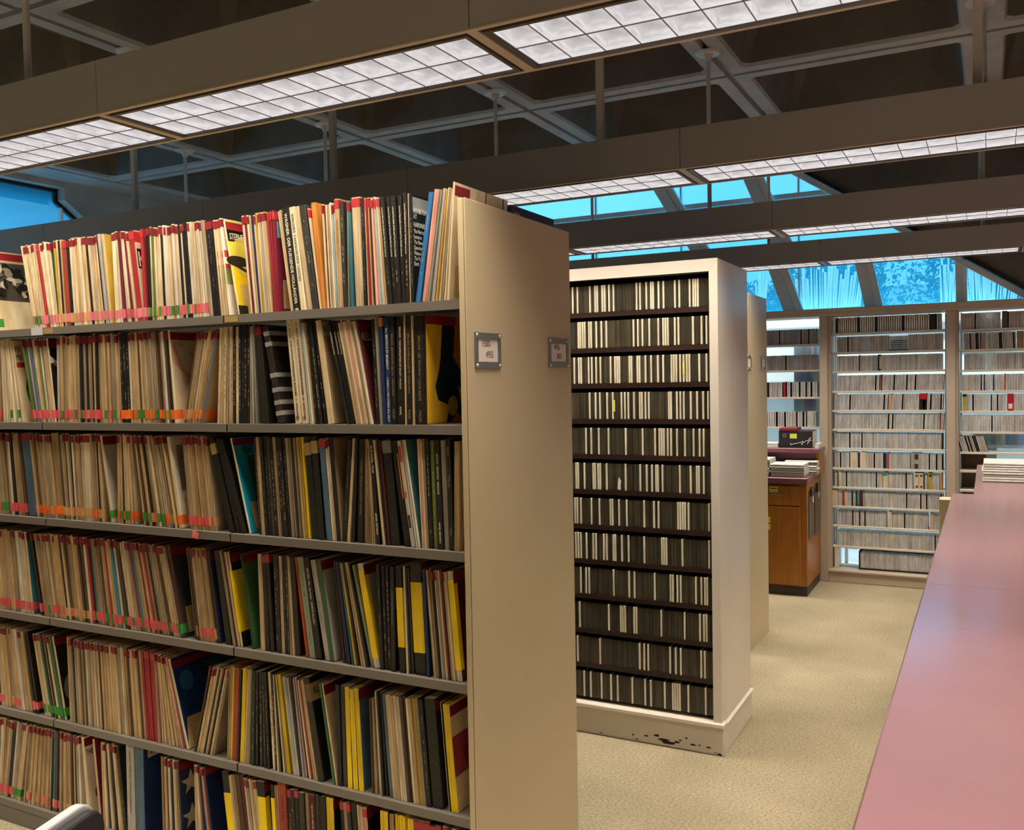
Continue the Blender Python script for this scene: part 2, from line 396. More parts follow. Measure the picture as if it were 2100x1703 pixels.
for i in range(NX):
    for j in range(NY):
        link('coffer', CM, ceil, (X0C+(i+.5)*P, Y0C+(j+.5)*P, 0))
# ---- walls
struct('wall_right', MB().box(XR, XR+.3, YF-.3, YB+.35, 0, ZC+.3), M_CONC)
struct('wall_front', MB().box(XL-.3, XR, YF-.3, YF, 0, ZC+.3), M_CONC)
# left wall with its chamfered window
mb = MB()
mb.box(XL-.25, XL, YF, YB+.35, 0, 2.2)
mb.box(XL-.25, XL, YF, YB+.35, 3.55, ZC+.3)
mb.prism([(5.63, 3.55), (5.63, 3.44), (7.45, 2.2), (YB+.35, 2.2), (YB+.35, 3.55)], 'x', XL-.25, XL)
mb.prism([(2.35, 3.55), (2.35, 3.44), (.53, 2.2), (YF, 2.2), (YF, 3.55)], 'x', XL-.25, XL)
wl = struct('wall_left', mb, M_CONC)
mb = MB().prism([(7.08, 2.2), (7.30, 2.2), (5.93, 3.18), (5.80, 3.18)], 'x', XL, XL+.16)   # sloping haunch beside the glass
obj('haunch', mb, M_CONC, wl)
mb = MB(); mb.v = [(XL-.135, a, b) for a, b in ((.53, 2.2), (7.45, 2.2), (5.63, 3.44), (5.63, 3.55), (2.35, 3.55), (2.35, 3.44))]; mb.face((0, 1, 2, 3, 4, 5))
w1 = struct('window_1', mb, M_BLUEGLASS)
mb = MB()
def bar(mbx, p, q, w, axis, a, b):     # straight bar between two 2D points
    d = Vector((q[0]-p[0], q[1]-p[1])); n = Vector((-d.y, d.x)).normalized()*w/2
    mbx.prism([(p[0]+n.x, p[1]+n.y), (q[0]+n.x, q[1]+n.y), (q[0]-n.x, q[1]-n.y), (p[0]-n.x, p[1]-n.y)], axis, a, b)
bar(mb, (5.62, 3.55), (5.62, 3.43), .03, 'x', XL-.16, XL-.1); bar(mb, (5.62, 3.43), (7.44, 2.2), .03, 'x', XL-.16, XL-.1)
bar(mb, (2.3, 3.535), (5.63, 3.535), .03, 'x', XL-.16, XL-.1)
obj('gasket', mb, M_BLACK, w1)
mb = MB(); mb.box(XL-.16, XL-.1, 5.66, 5.68, 2.2, 3.40)
obj('mullion', mb, M_RAFTER, w1)
# ---- back wall: concrete hammerheads over a timber lintel, posts and base, glass between
YG = 7.92
YR = 7.80
mb = MB()
mb.prism([(-1.47, ZC+.3), (-1.47, 3.43), (.375, 2.2), (XR, 2.2), (XR, ZC+.3)], 'y', YB, YB+.3)
mb.prism([(-6.3, ZC+.3), (-6.3, 3.43), (-8.14, 2.2), (XL-.3, 2.2), (XL-.3, ZC+.3)], 'y', YB, YB+.3)
mb.box(-6.3, -1.47, YB, YB+.3, 3.55, ZC+.3)
mb.box(1.65, XR, YB, YB+.3, 0, 2.2); mb.box(XL, -3.0, YB, YB+.3, 0, 2.2)
struct('wall_back', mb, M_CONC_SHADE)
mb = MB(); bar(mb, (-1.47, 3.43), (.375, 2.2), .025, 'y', YB-.03, YB-.001); bar(mb, (-1.46, 3.44), (-1.46, 3.55), .025, 'y', YB-.03, YB-.001)
struct('trim_1', mb, M_BLACK)
mb = MB(); bar(mb, (-1.49, 3.40), (.35, 2.173), .04, 'y', YB+.05, YB+.1)
struct('trim_2', mb, M_RAFTER)
mb = MB(); mb.bbox(-3.0, 1.65, YB-.03, YB+.3, 2.155, 2.215, .004); mb.bbox(-3.0, 1.65, YB-.045, YB+.02, 2.19, 2.2145, .004)
struct('trim_3', mb, M_LINTEL)
for k, (a, b) in enumerate(((-1.213, -1.151), (-.287, -.222), (1.59, 1.65), (-3.0, -2.94))):
    mb = MB(); mb.bbox(a, b, YB-.012, YB+.3, 0, 2.155, .004); mb.bbox(a+.012, b+.02 if k != 2 else b, YB+.03, YB+.3, .1, 2.155, .003)
    struct('trim_%d' % (4+k), mb, M_LINTEL)
mb = MB(); mb.bbox(-1.151, 1.59, YB-.01, YB+.3, 0, .085, .004); mb.bbox(-1.151, 1.59, YB-.02, YB+.3, .082, .1, .003)
struct('baseboard_back', mb, M_LINTEL)
# upper window
mb = MB(); mb.v = [(a, YG, b) for a, b in ((-8.14, 2.2), (.375, 2.2), (-1.47, 3.43), (-1.47, 3.55), (-6.3, 3.55), (-6.3, 3.43))]; mb.face((0, 1, 2, 3, 4, 5))
w2 = struct('window_2', mb, M_BLUEGLASS)
for x in (-4.2, -3.234, -2.42, -1.408):
    obj('glass_joint', MB().box(x-.006, x+.006, YG-.012, YG+.02, 2.215, 3.55), M_RAFTER, w2)
obj('transom', MB().box(-6.3, -.42, YR, YR+.1, 2.70, 2.78), M_RAFTER, w2)
obj('head_rail', MB().box(-6.3, -1.12, YG-.015, YG+.05, 3.17, 3.21), M_RAFTER, w2)
# lower windows behind the shelves
for k, (a, b) in enumerate(((-2.94, -1.213), (-1.13, -.287), (-.2, 1.59))):
    mb = MB(); mb.quad((a, YG+.145, .1), (b, YG+.145, .1), (b, YG+.145, 2.155), (a, YG+.145, 2.155))
    struct('window_%d' % (3+k), mb, M_GLASS)
mb = MB(); mb.box(-2.94, -1.213, YB-.012, YB+.02, 0, 1.10); mb.box(-2.94, -1.213, YB+.0, YB+.3, 1.06, 1.10)
struct('wall_back_infill', mb, M_LINTEL)
# ---- beyond the back window
def rafter(px0, py0, px1, py1, zlo, zhi, w):
    a, b = on_y(px0, py0, YR), on_y(px1, py1, YR)
    sl = (b.x-a.x)/(b.z-a.z)
    X = lambda z: a.x+sl*(z-a.z)
    base = (X(zlo), YR, zlo)
    t = thing('sloping_rafter', base, None, 'rafter')
    for nm, o0, o1, y0, y1, mt in (('beam', -w, w*.35, YR, YR+.1, M_RAFTER), ('highlight_strip', w*.37, w*1.2, YR+.02, YR+.09, M_SLAT)):  # white strip beside each beam paints its highlight edge
        obj(nm, MB().prism([(X(zhi)+o0, zhi), (X(zhi)+o1, zhi), (X(zlo)+o1, zlo), (X(zlo)+o0, zlo)], 'y', y0, y1), mt, t, base)
    return t
tag(rafter(1595, 558, 1625, 640, 2.2155, 2.699, .07), 'pale sloping rafter beyond the blue window, just right of the grey shelf end', 'rafter')
tag(rafter(1771, 546, 1790, 630, 2.2155, 2.699, .06), 'pale leaning rafter beyond the blue window above the middle disc shelves', 'rafter')
tag(rafter(1969, 531, 1971, 622, 2.2155, 2.56, .035), 'narrow upright rafter beyond the blue window nearest its sloping concrete edge', 'rafter')
tag(rafter(1365, 402, 1388, 440, 2.781, 3.549, .075), 'sloping rafter in the high blue window strip nearest the record shelf top', 'rafter')
tag(rafter(1546, 374, 1566, 420, 2.781, 3.42, .075), 'sloping rafter in the high blue window strip nearest its sloping edge', 'rafter')
# planted ledge outside, in the sun
YL = 10.2
zl = on_y(1700, 634, YL).z
tag(obj('planter_ledge', MB().bbox(-6.5, 3.2, YL-.15, YL+1.2, zl-.2, zl, .01), M_SOIL, None, (-2, YL, zl-.2)), 'pale concrete planter ledge running along outside the back window', 'ledge')
obj('ledge_wall', MB().box(-6.5, 3.2, YL, YL+1.1, -.05, zl-.2), M_SOIL, bpy.data.objects['planter_ledge'], (-2, YL, zl-.2))
for k, (px, w, h, n, lab) in enumerate(((1567, .34, .42, 700, 'low dark shrub outside the window just above the tall grey shelf end'),
                       (1665, .42, .62, 1500, 'bushy shrub outside the window above the left part of the long slat row'),
                       (1735, .42, .62, 1500, 'bushy shrub outside the window above the right part of the long slat row'),
                       (1860, .62, .60, 700, 'sparse shrub outside the window between the middle and narrow rafters'),
                       (2030, .62, .62, 1500, 'leafy shrub outside the window at its sloping right end'))):
    m = MB(); R = random.Random(k); x = x_at(px, zl, YL+.5)
    for q in range(n):
        a, b, c = R.uniform(-w, w)*.95, R.uniform(-.2, .2), h*R.uniform(.06, 1)*(1-.25*R.random())
        p = Vector((x+a, YL+.5+b, zl+c)); d = Vector((R.uniform(-1, 1), R.uniform(-1, .2), R.uniform(-.2, 1))).normalized()*R.uniform(.035, .075)
        nn = d.orthogonal().normalized()*R.uniform(.010, .02)
        m.quad(p, p+d*.5+nn, p+d, p+d*.5-nn)
    t = thing('window_shrub', (x, YL+.5, zl), lab, 'shrub', 'shrubs outside the back window')
    o = obj('foliage', m, M_LEAF, t, (x, YL+.5, zl), False); o['kind'] = 'stuff'
    for q in range(4): obj('stem', MB().cyl((x+R.uniform(-.03, .03), YL+.5, zl+.001), (x+R.uniform(-.3, .3)*w, YL+.5+R.uniform(-.1, .1), zl+h*.8), .010, .005, 5), M_RAFTER, t, (x, YL+.5, zl))
R = random.Random(4)
def slats(px0, px1, n, lab, g):
    for q in range(n):
        px = px0+(px1-px0)*(q+.5)/n
        X = x_at(px, zl, YL); hgt = R.uniform(.30, .50); ln = -.06+.2*q/n+R.uniform(-.04, .04)
        m = MB(); w = R.uniform(.008, .020)
        m.prism([(-w, 0), (w, 0), (w+ln*hgt, hgt), (-w+ln*hgt, hgt)], 'y', 0, .03)
        o = link('pale_slat', m.mesh('pale_slat', M_SLAT), None, (X, YL, zl+.0005))
        tag(o, nth(q+1)+' pale slat from left outside, '+lab, 'slat', g)
slats(1636, 1764, 24, 'long row left of the middle rafter', 'pale slats outside the window, long row')
slats(1552, 1566, 4, 'beside the grey shelf end', 'pale slats beside the shelf end')
slats(1930, 1958, 7, 'just left of the narrow rafter', 'pale slats left of the narrow rafter')
slats(1984, 2085, 19, 'right of the narrow rafter', 'pale slats right of the narrow rafter')
# a building and hedge beyond
t = thing('facing_building', (-3, 16, 0), 'pale building with dark window openings seen through the blue glass', 'building')
m = MB(); m.box(-7.5, 5, 16, 20, 0, 3.1)
obj('wall', m, M_BUILD, t, (-3, 16, 0))
for x in (-4.6, -3.2, -1.0, .5): obj('window', MB().box(x, x+.8, 15.95, 15.999, 2.2, 2.8), M_RAFTER, t, (-3, 16, 0))
m = MB(); R = random.Random(9)
for q in range(2600):
    p = Vector((R.uniform(-7, 4), 13.5+R.gauss(0, .25), min(2.95, abs(R.gauss(2.0, .5))))); d = Vector((R.uniform(-1, 1), R.uniform(-1, 1), R.uniform(-.4, 1))).normalized()*R.uniform(.08, .16); n = d.orthogonal().normalized()*R.uniform(.03, .05)
    m.quad(p, p+d*.5+n, p+d, p+d*.5-n)
o = obj('hedge_foliage', m, M_HEDGE2, None, (-2, 13.5, 0), False); tag(o, 'blurred green hedge foliage in front of the building outside', 'hedge', kind='stuff')
struct('ground', MB().box(-40, 40, 8.1, 60, -.15, -.05), M_SOIL)
# outside the left window: overhanging slab and a slope of it
m = MB(); m.box(-12, XL-.25, 3.0, 9, 3.42, 3.8); m.prism([(6.2, 3.42), (7.6, 2.3), (8.2, 2.3), (8.2, 3.42)], 'x', -9.5, XL-.25)
tag(obj('roof_overhang', m, M_CONC, None, (-8, 6, 3)), 'dark concrete roof overhang outside the high left window', 'overhang')

# ================================================================== LIGHT TROUGHS
UNIT = 1.285; XS = -1.072           # joint between two fixtures
J0 = -5                              # joints XS + j*UNIT
cellm = None
CL, CW = 1.2155/13, .131
def cell_mesh():
    m = MB(); g = .0014
    # shallow reflector cup: rim quads to a smaller upper face
    a0, a1, b0, b1 = -CL/2+g, CL/2-g, -CW/2+g, CW/2-g; k = .012; d = .018
    lo = [(a0, b0, 0), (a1, b0, 0), (a1, b1, 0), (a0, b1, 0)]; hi = [(a0+k, b0+k, d), (a1-k, b0+k, d), (a1-k, b1-k, d), (a0+k, b1-k, d)]
    m.v += lo+hi
    for i in range(4):
        j = (i+1) % 4; m.face((i, 4+i, 4+j, j))
    m.face((4, 5, 6, 7))
    return m.mesh('louvre_cell', M_CELL)
cellm = cell_mesh()
def frame_mesh():
    m = MB(); L, Wd = 1.2155, .262
    for s in (-1, 1):
        m.box(-L/2-.014, L/2+.014, s*(Wd/2+.007)-.006, s*(Wd/2+.007)+.006, -.006, .03)
        m.box(s*(L/2+.008)-.006, s*(L/2+.008)+.006, -Wd/2-.001, Wd/2+.001, -.006, .03)
    return m.mesh('lens_frame', M_FRAME)
framem = frame_mesh()
def blade_mesh():
    m = MB(); L, Wd = 1.2155, .262
    for i in range(14):
        x = -L/2+i*CL; m.box(x-.0012, x+.0012, -Wd/2, Wd/2, -.002, .02)
    m.box(-L/2, L/2, -.0012, .0012, -.0025, .02)
    return m.mesh('louvre_blades', M_GRID)
bladem = blade_mesh()
ORD = ['nearest', 'second', 'third', 'farthest']
XA, XB = XS-4*UNIT-.06, XS+3*UNIT+.06
RODX = [-.035+P*k for k in range(-4, 3)]
rodm = MB().cyl((0, 0, 0), (0, 0, .94), .0125, n=10).mesh('hanger_rod', M_ROD); 
mbx = MB(); mbx.box(-.015, .015, -.012, .012, 0, .94); rodm2 = mbx.mesh('hanger_rod', M_ROD)
canm = MB().cyl((0, 0, -.012), (0, 0, 0), .066, .078, n=20).cyl((0, 0, -.05), (0, 0, -.012), .017, .03, n=12).mesh('canopy', M_CANOPY)
for k, yc in enumerate(TROUGH_Y+BEHIND_Y):
    near = k < 4
    lab = ('taupe metal light trough hung on rods, %s of the rows from the camera' % ORD[k]) if near else None
    z0, z1 = Z_TROUGH, Z_TROUGH+.158
    base = (XS, yc, z0)
    if not near: continue
    t = thing('light_trough', base, lab, 'light trough', 'light troughs')
    m = MB(); y0, y1 = yc-.165, yc+.165
    joints = [XS+j*UNIT for j in range(-4, 4)]
    for a, b in zip(joints[:-1], joints[1:]):       # face sheets with a hairline joint between
        a0, b0 = (a+.0012 if a > joints[0] else XA), (b-.0012 if b < joints[-1] else XB)
        m.box(a0, b0, y0, y0+.003, z0+.004, z1); m.box(a0, b0, y1-.003, y1, z0+.004, z1)
        m.box(a0, b0, y0+.003, y1-.003, z1-.003, z1)
    m.box(XA, XA+.003, y0+.003, y1-.003, z0, z1); m.box(XB-.003, XB, y0+.003, y1-.003, z0, z1)
    obj('housing', m, M_TROUGH, t, base)
    m = MB()
    m.box(XA, XB, y0-.001, y0+.014, z0-.001, z0+.004); m.box(XA, XB, y1-.014, y1+.001, z0-.001, z0+.004)
    for a in joints[1:-1]: m.box(a-.014, a+.014, y0+.014, y1-.014, z0-.001, z0+.004)
    obj('bottom_trim', m, M_TRIM, t, base)
    m = MB(); m.box(XA+.01, XB-.01, y0+.004, y1-.004, z0+.035, z0+.04)
    obj('gap_shade_sheet', m, M_BLACK, t, base)  # black sheet stands in for the shade in the gap round each lens
    for rx in RODX:
        if XA < rx < XB:
            r = link('hanger_rod', rodm2 if k == 1 else rodm, t, (rx-base[0], 0, .158))
            c = link('canopy', canm, r, (0, 0, .941))
    for j in range(-3, 2):
        x = XS+(j+.5)*UNIT; nx = -4-j
        where = {0: 'rightmost in view', -1: 'left of the rightmost joint', -2: 'leftmost in view'}.get(j, 'out of view to the right' if j > 0 else 'out of view to the left')
        p = thing('ceiling_light', (x, yc+.006, z0+.004), 'fluorescent panel of bright cells in the %s trough, %s' % (ORD[k], where), 'ceiling light', 'fluorescent lights in the %s trough' % ORD[k])
        link('lens_frame', framem, p); link('louvre_blades', bladem, p)
        for a in range(13):
            for b in range(2):
                link('louvre_cell', cellm, p, (-1.2155/2+(a+.5)*CL, (b-.5)*CW, .0))
# ================================================================== RECORD SHELVING UNIT
LX1, LY0, LY1 = -1.283, 2.15, 2.845          # inner face of the end panel, front, back
ZB = [1.907, 1.560, 1.206, .834, .452, .092] # tops of the boards
YS = 2.172                                   # plane of the record spines
SEC = [(-2.163, LX1), (-3.08, -2.163), (-3.99, -3.08)]
base = (LX1, LY0, 0)
unit = thing('record_shelving', base, 'tall putty steel shelving full of records, its plain end panel carrying two number cards', 'shelving')
m = MB(); m.bbox(LX1+.017, LX1+.022, LY0+.0, LY1, .0, 2.182, .0015); m.box(LX1, LX1+.0169, LY0+.005, LY1-.001, 0, 2.180)
obj('end_panel', m, M_STEEL, unit, base)
obj('panel_edge', MB().bbox(LX1, LX1+.0162, LY0-.003, LY0+.0055, 0, 2.181, .0012), M_STEEL, unit, base)
for (a, b) in SEC:
    for k, z in enumerate(ZB):
        for fy, by, nm in ((LY0+.004, 2.488, 'shelf_board'), (LY1-.004, 2.508, 'rear_shelf_board')):
            m = MB(); s = 1 if by > fy else -1
            lo, hi = min(fy, by), max(fy, by)
            m.box(a+.003, b-.003, lo, hi, z-.002, z)
            m.box(a+.003, b-.003, min(fy, fy+s*.0018), max(fy, fy+s*.0018), z-.025, z-.002)
            m.box(a+.003, b-.003, min(fy, fy+s*.012), max(fy, fy+s*.012), z-.0262, z-.025)
            obj(nm, m, M_SHELF, unit, base)
for x in (-2.163, -3.08, -3.99):
    obj('upright', MB().box(x-.012, x+.012, 2.487, 2.509, 0, 2.17), M_SHELF, unit, base)
obj('shade_backing', MB().box(-3.99, LX1, 2.496, 2.500, .09, 1.87), M_DARK, unit, base)  # dark sheet paints the shade showing between the record rows
for (a, b) in SEC:
    obj('kick_plate', MB().box(a+.002, b-.002, LY0+.012, LY0+.016, 0, .066), M_SHELF, unit, base)
    obj('kick_plate', MB().box(a+.002, b-.002, LY1-.016, LY1-.012, 0, .066), M_SHELF, unit, base)
m = MB(); m.prism([(2.156, 1.883), (2.47, 1.883), (2.47, 2.19), (2.36, 2.19)], 'x', -3.0815, -3.0795)
obj('shelf_bracket', m, M_PLASTICW, unit, base)
m = MB(); m.box(-3.115, -3.055, LY0-.001, LY0+.003, 1.880, 1.909); obj('bracket_foot', m, M_PLASTICW, unit, base)
for (a, b, z) in ((-3.05, -2.995, 1.894), (-2.158, -2.10, 1.894)):
    obj('shelf_tag', MB().box(a, b, LY0+.0022, LY0+.0036, z-.010, z+.009), M_GOLD, unit, base)
def label_holder(u, ub, X, y0, y1, z0, z1, lines, seed):
    h = link('label_holder', None, u, (X-ub[0], (y0+y1)/2-ub[1], (z0+z1)/2-ub[2])); h.empty_display_size = .02
    hb = (X, (y0+y1)/2, (z0+z1)/2)
    m = MB(); w = .019
    m.bbox(X, X+.006, y0, y1, z0, z0+w, .001); m.bbox(X, X+.006, y0, y1, z1-w, z1, .001)
    m.bbox(X, X+.006, y0, y0+w*.8, z0+w, z1-w, .001); m.bbox(X, X+.006, y1-w*.8, y1, z0+w, z1-w, .001)
    obj('holder_frame', m, M_HOLDER, h, hb)
    obj('card', MB().box(X+.001, X+.0022, y0+.012, y1-.014, z0+.015, z1-.015), M_CARDW, h, hb)
    for yy in (y0+.008, y1-.008):
        for zz in (z0+.008, z1-.008):
            obj('screw', MB().cyl((X+.005, yy, zz), (X+.009, yy, zz), .0055, .004, 10), M_SCREW, h, hb)
    for txt, fy, fz in lines:
        me = text_mesh(txt, (z1-z0)*.27, M_INK, width=.82)
        put_text(me, h, (.0023, y0+(y1-y0)*fy-hb[1], z0+(z1-z0)*fz-hb[2]), (0, 1, 0), (0, 0, 1))
    return h
label_holder(unit, base, LX1+.022, 2.186, 2.333, 1.717, 1.818, [('1500-', .28, .60), ('4955', .42, .30)], 1)
label_holder(unit, base, LX1+.022, 2.662, 2.815, 1.722, 1.818, [('4956-', .28, .60), ('8851', .42, .30)], 2)

# ---- colours of card sleeves
PAL = dict(cream='dcc39a', ivory='e6d4b2', white='dcd2c0', tan='a98e68', kraft='a58a62', orange='d98a3a', black='17140f', black2='211d19',
           charcoal='3a3833', grey='8f897c', lightgrey='b9b4ac', brown='5b4029', dkbrown='2e2218', red='a92c32', redbrown='a5452f', plum='7c1f3a', maroon='571a20',
           pink='e0a090', yellow='f2cf0e', mustard='c4a23e', blue='2f77b8', navy='1d2c55', steelblue='4f6d85', teal='3f7d8c', turq='149fbf', green='3f6b40',
           olive='6b7a2c', dkgreen='1d3a2b', greygreen='8f9a80', paleblue='9fc0cc', lavender='b5a3b5', orangered='d2501f', sand='c9aa7d', stone='a8967b', dkblue='14305f')
PALN = dict(ivory='ivory', black2='black', dkbrown='dark brown', steelblue='steel blue', turq='turquoise', dkgreen='dark green', greygreen='grey-green', paleblue='pale blue',
            redbrown='red-brown', orangered='orange-red', lightgrey='light grey', dkblue='dark blue')
MIXC = ['cream', 'ivory', 'sand', 'stone', 'cream', 'sand', 'white', 'stone', 'tan', 'black2', 'sand', 'cream']
MIXD = ['black', 'black2', 'charcoal', 'cream', 'dkbrown', 'sand']
TAPE = dict(p='dd7f86', o='f0702a', g='3f8f3c', t='d6a56c', s='e8606a')
RED = lin('862429'); RED2 = lin('b0333a')
ROWN = ['top', 'second', 'third', 'fourth', 'fifth', 'bottom']
def sleeve_mesh(t, h, d, spine, cover, edge, x=0):
    m = MB(); c = min(.0012, t*.25)
    pts = [(c, 0), (t-c, 0), (t, c*1.5), (t, d), (0, d), (0, c*1.5)]
    n = len(m.v)
    m.v += [(a, b, 0) for a, b in pts]+[(a, b, h) for a, b in pts]
    cs = [spine, spine, cover, edge, cover, spine]
    for i in range(6):
        j = (i+1) % 6; m.face((n+i, n+j, n+6+j, n+6+i), cs[i])
    m.face(tuple(n+5-i for i in range(6)), edge); m.face(tuple(n+6+i for i in range(6)), edge)
    return m
def wrap(t, z0, z1, depth, col, e=.0004):
    """tape folded round the spine"""
    m = MB(); m.box(-e*.4, t+e*.4, -e, depth, z0, z1, col); return m
stuffmb = MB()
def emit_stuff(m, x, y, z, a):
    ca, sa = math.cos(a), math.sin(a); n = len(stuffmb.v)
    for (px, py, pz) in m.v: stuffmb.v.append((x+px*ca+pz*sa, y+py, z-px*sa+pz*ca))
    for f, c in zip(m.f, m.c): stuffmb.face(tuple(n+i for i in f), c)
nsl = [0]
def sleeve(xb, xt, t, row, spine, label=None, group=None, cover=None, toptape=None, basetape=None, h=None, d=.312, recess=0, name='record_sleeve',
           stuff=False, text=None, dashes=False, strip=None, pocket=False, edge=None, cat='record', art=None, redlabel=False, tapeside=.0):
    z = ZB[row]; h = h or .312+rnd.uniform(-.0045, .003)
    a = math.atan2(xt-xb, h)
    t = max(.0012, t*math.cos(a)-.0006)
    y = YS-.006+recess
    jt = rnd.uniform(.82, 1.08); sp = tuple(v*jt for v in lin(PAL[spine])); cv = lin(PAL[cover]) if cover else sp; ed = lin(PAL[edge]) if edge else (lin(PAL['cream']) if rnd.random() < .6 else sp)
    zz = z+max(0, math.sin(a)*t)+.0004
    m = sleeve_mesh(t, h, d, sp, cv, ed)
    parts = []
    if toptape:
        e = .0005
        tt = wrap(t, h-.026-rnd.uniform(0, .004), h-.004, .016 if toptape == 's' else .075, RED2 if toptape == 'r' else RED, e)
        parts.append(('title_tape', tt, M_TAPE))
    if basetape:
        parts.append(('colour_tape', wrap(t, .012+rnd.uniform(0, .004), .043+rnd.uniform(0, .004), .03, lin(TAPE[basetape]), .0005), M_TAPE))
    if stuff:
        emit_stuff(m, xb, y, zz, a)
        for nme, pm, _ in parts: emit_stuff(pm, xb, y, zz, a)
        return None
    me = m.mesh(name, M_CARD)
    o = link(name, me, None, (xb, y, zz), (0, a, 0))
    tag(o, label, cat, group)
    nsl[0] += 1
    for nme, pm, mt in parts: link(nme, pm.mesh(nme, mt), o)
    if dashes:
        pm = MB(); zc = h-.045; ink = lin('978a6a' if rnd.random() < .5 else '6f6650')
        while zc > .05:
            l = rnd.uniform(.004, .016)
            if rnd.random() < .72: pm.box(t*.5-min(.0012, t*.16), t*.5+min(.0012, t*.16), -.0003, .0002, zc-l, zc, ink)
            zc -= l+rnd.uniform(.002, .008)
            if rnd.random() < .08: zc -= .04
        link('spine_lettering', pm.mesh('spine_lettering', M_TAPE), o)
    if text:
        for (s, top, size, mt) in text:
            tm = text_mesh(s, size, mt, .0002)
            put_text(tm, o, (t*.5-size*.33, -.0003, h-top), (0, 0, -1), (1, 0, 0))
    if strip:       # yellow paper strip round the spine: (z0, z1, depth)
        z0, z1, dp = strip
        link('yellow_strip', wrap(t, z0*h, z1*h, dp, lin(PAL['yellow']), .0004).mesh('yellow_strip', M_TAPE), o)
    if pocket:
        pm = MB(); pm.box(t, t+.0005, .025, .10, .012, .10, lin('cdb27c'))
        link('library_pocket', pm.mesh('library_pocket', M_TAPE), o)
    if redlabel:
        pm = MB(); pm.box(t, t+.0004, .004, .085, h-.036, h-.008, RED); link('red_label', pm.mesh('red_label', M_TAPE), o)
    if art: art(o, t, h, d)
    return o

def run(row, t0, t1, b0, b1, n, pal, label, **kw):
    """n sleeves side by side: survey columns of the outer top corners (t0, t1) and bottom corners (b0, b1)"""
    z = ZB[row]; zt = z+.312
    XB0, XB1 = x_at(b0, z, YS), x_at(b1, z, YS)
    XT0, XT1 = x_at(t0, zt, YS), x_at(t1, zt, YS)
    cols = pal.split()
    w = min(XB1-XB0, XT1-XT0) if n == 1 else (XB1-XB0)
    out = []; picked = []
    for i in range(n):
        c = cols[i % len(cols)] if len(cols) <= n else rnd.choice(cols)
        xb = XB0+(XB1-XB0)*i/n; xt = XT0+((XT1-XT0) if n > 1 else 0)*i/n
        t = (XB1-XB0)/n if n > 1 else w
        if n > 1: t = min(t, (XT1-XT0)/n*1.0 if XT1 > XT0 else t)
        cn = PALN.get(c, c)
        lab = label.replace('*', cn)
        if 'shelf' not in lab: lab += ', %s shelf' % ROWN[row]
        lab0 = lab; picked.append(cn)
        k = dict(kw); rc = k.pop('recess', None)
        tp, bt = k.pop('top', None), k.pop('basec', None)
        if tp and tp[0] == '?': tp2 = tp[1] if rnd.random() < .7 else None
        else: tp2 = tp
        b2 = rnd.choice(bt) if bt else None
        g = ('%s run on the %s shelf' % (lab.split(',')[0], ROWN[row])) if n > 1 else None
        out.append(sleeve(xb, xt, t, row, c, None if k.get('stuff') else lab, g, toptape=tp2, basetape=(None if b2 == '-' else b2),
                          recess=rnd.uniform(0, .007) if rc is None else rc, **k))
    if n > 1 and out[0] is not None:          # tell look-alikes of one run apart by their order
        for o, c in zip(out, picked):
            if picked.count(c) > 1:
                q = sum(1 for o2, c2 in zip(out, picked) if c2 == c and o2.location.x <= o.location.x)
                o['label'] = nth(q)+' '+o['label']
                if len(o['label'].replace('-', ' ').split()) <= 12: o['label'] = o['label'].replace(' sleeve ', ' sleeve from left ', 1).replace(' box ', ' box from left ', 1) if ' sleeve ' in o['label'] else o['label']
    return out
def patch(o, nm, polys, mt=None):
    """flat print on a cover: polygons in (depth, height)"""
    m = MB()
    for k, (pts, x, c) in enumerate(polys):
        e = .0003+.00015*k
        m.prism([(p[0], p[1]) for p in pts], 'x', x, x+e, lin(c))
    return link(nm, m.mesh(nm, mt or M_TAPE), o)
def ell(cy, cz, ry, rz, n=18, a0=0, a1=2*math.pi): return [(cy+ry*math.cos(a0+(a1-a0)*i/n), cz+rz*math.sin(a0+(a1-a0)*i/n)) for i in range(n)]
def rect(y0, y1, z0, z1): return [(y0, z0), (y1, z0), (y1, z1), (y0, z1)]
def art_text(o, t, s, y, z, size, mt, width=.9):
    put_text(text_mesh(s, size, mt, .0002, width=width), o, (t+.0006, y, z), (0, 1, 0), (0, 0, 1))

# ---- TOP SHELF, right bay
def a_squares(o, t, h, d):
    patch(o, 'cover_print', [(rect(.0, .06, h*.60, h*.67), t, 'c8402c'), (rect(.0, .06, h*.46, h*.53), t, 'c8402c'), (rect(0, .06, .10, .15), t, '8d9a4a')])
def a_yellow(o, t, h, d):
    patch(o, 'cover_print', [(rect(.001, .31, h*.78, h-.004), t, '14110f'), (ell(.10, h*.62, .10, .075), t, 'd6c64e'), (ell(.03, h*.57, .05, .018), t, '1b1812'),
                             ([(0, h*.57), (.10, h*.44), (.10, h*.41), (0, h*.53)], t, '1b1812'), (rect(0, .04, 0, .03), t, '1b1812')])
    patch(o, 'red_label', [(rect(.0, .14, h-.030, h-.006), t+.0012, 'a3262a')])
    art_text(o, t+.0016, 'STEPHE', .008, h*.80, .03, M_INKW, .62)
def a_n(o, t, h, d):
    patch(o, 'cover_print', [(rect(.008, .075, h*.74, h*.90), t, '7fb6c4')]); art_text(o, t+.0003, 'n', .02, h*.76, .07, M_INKW)
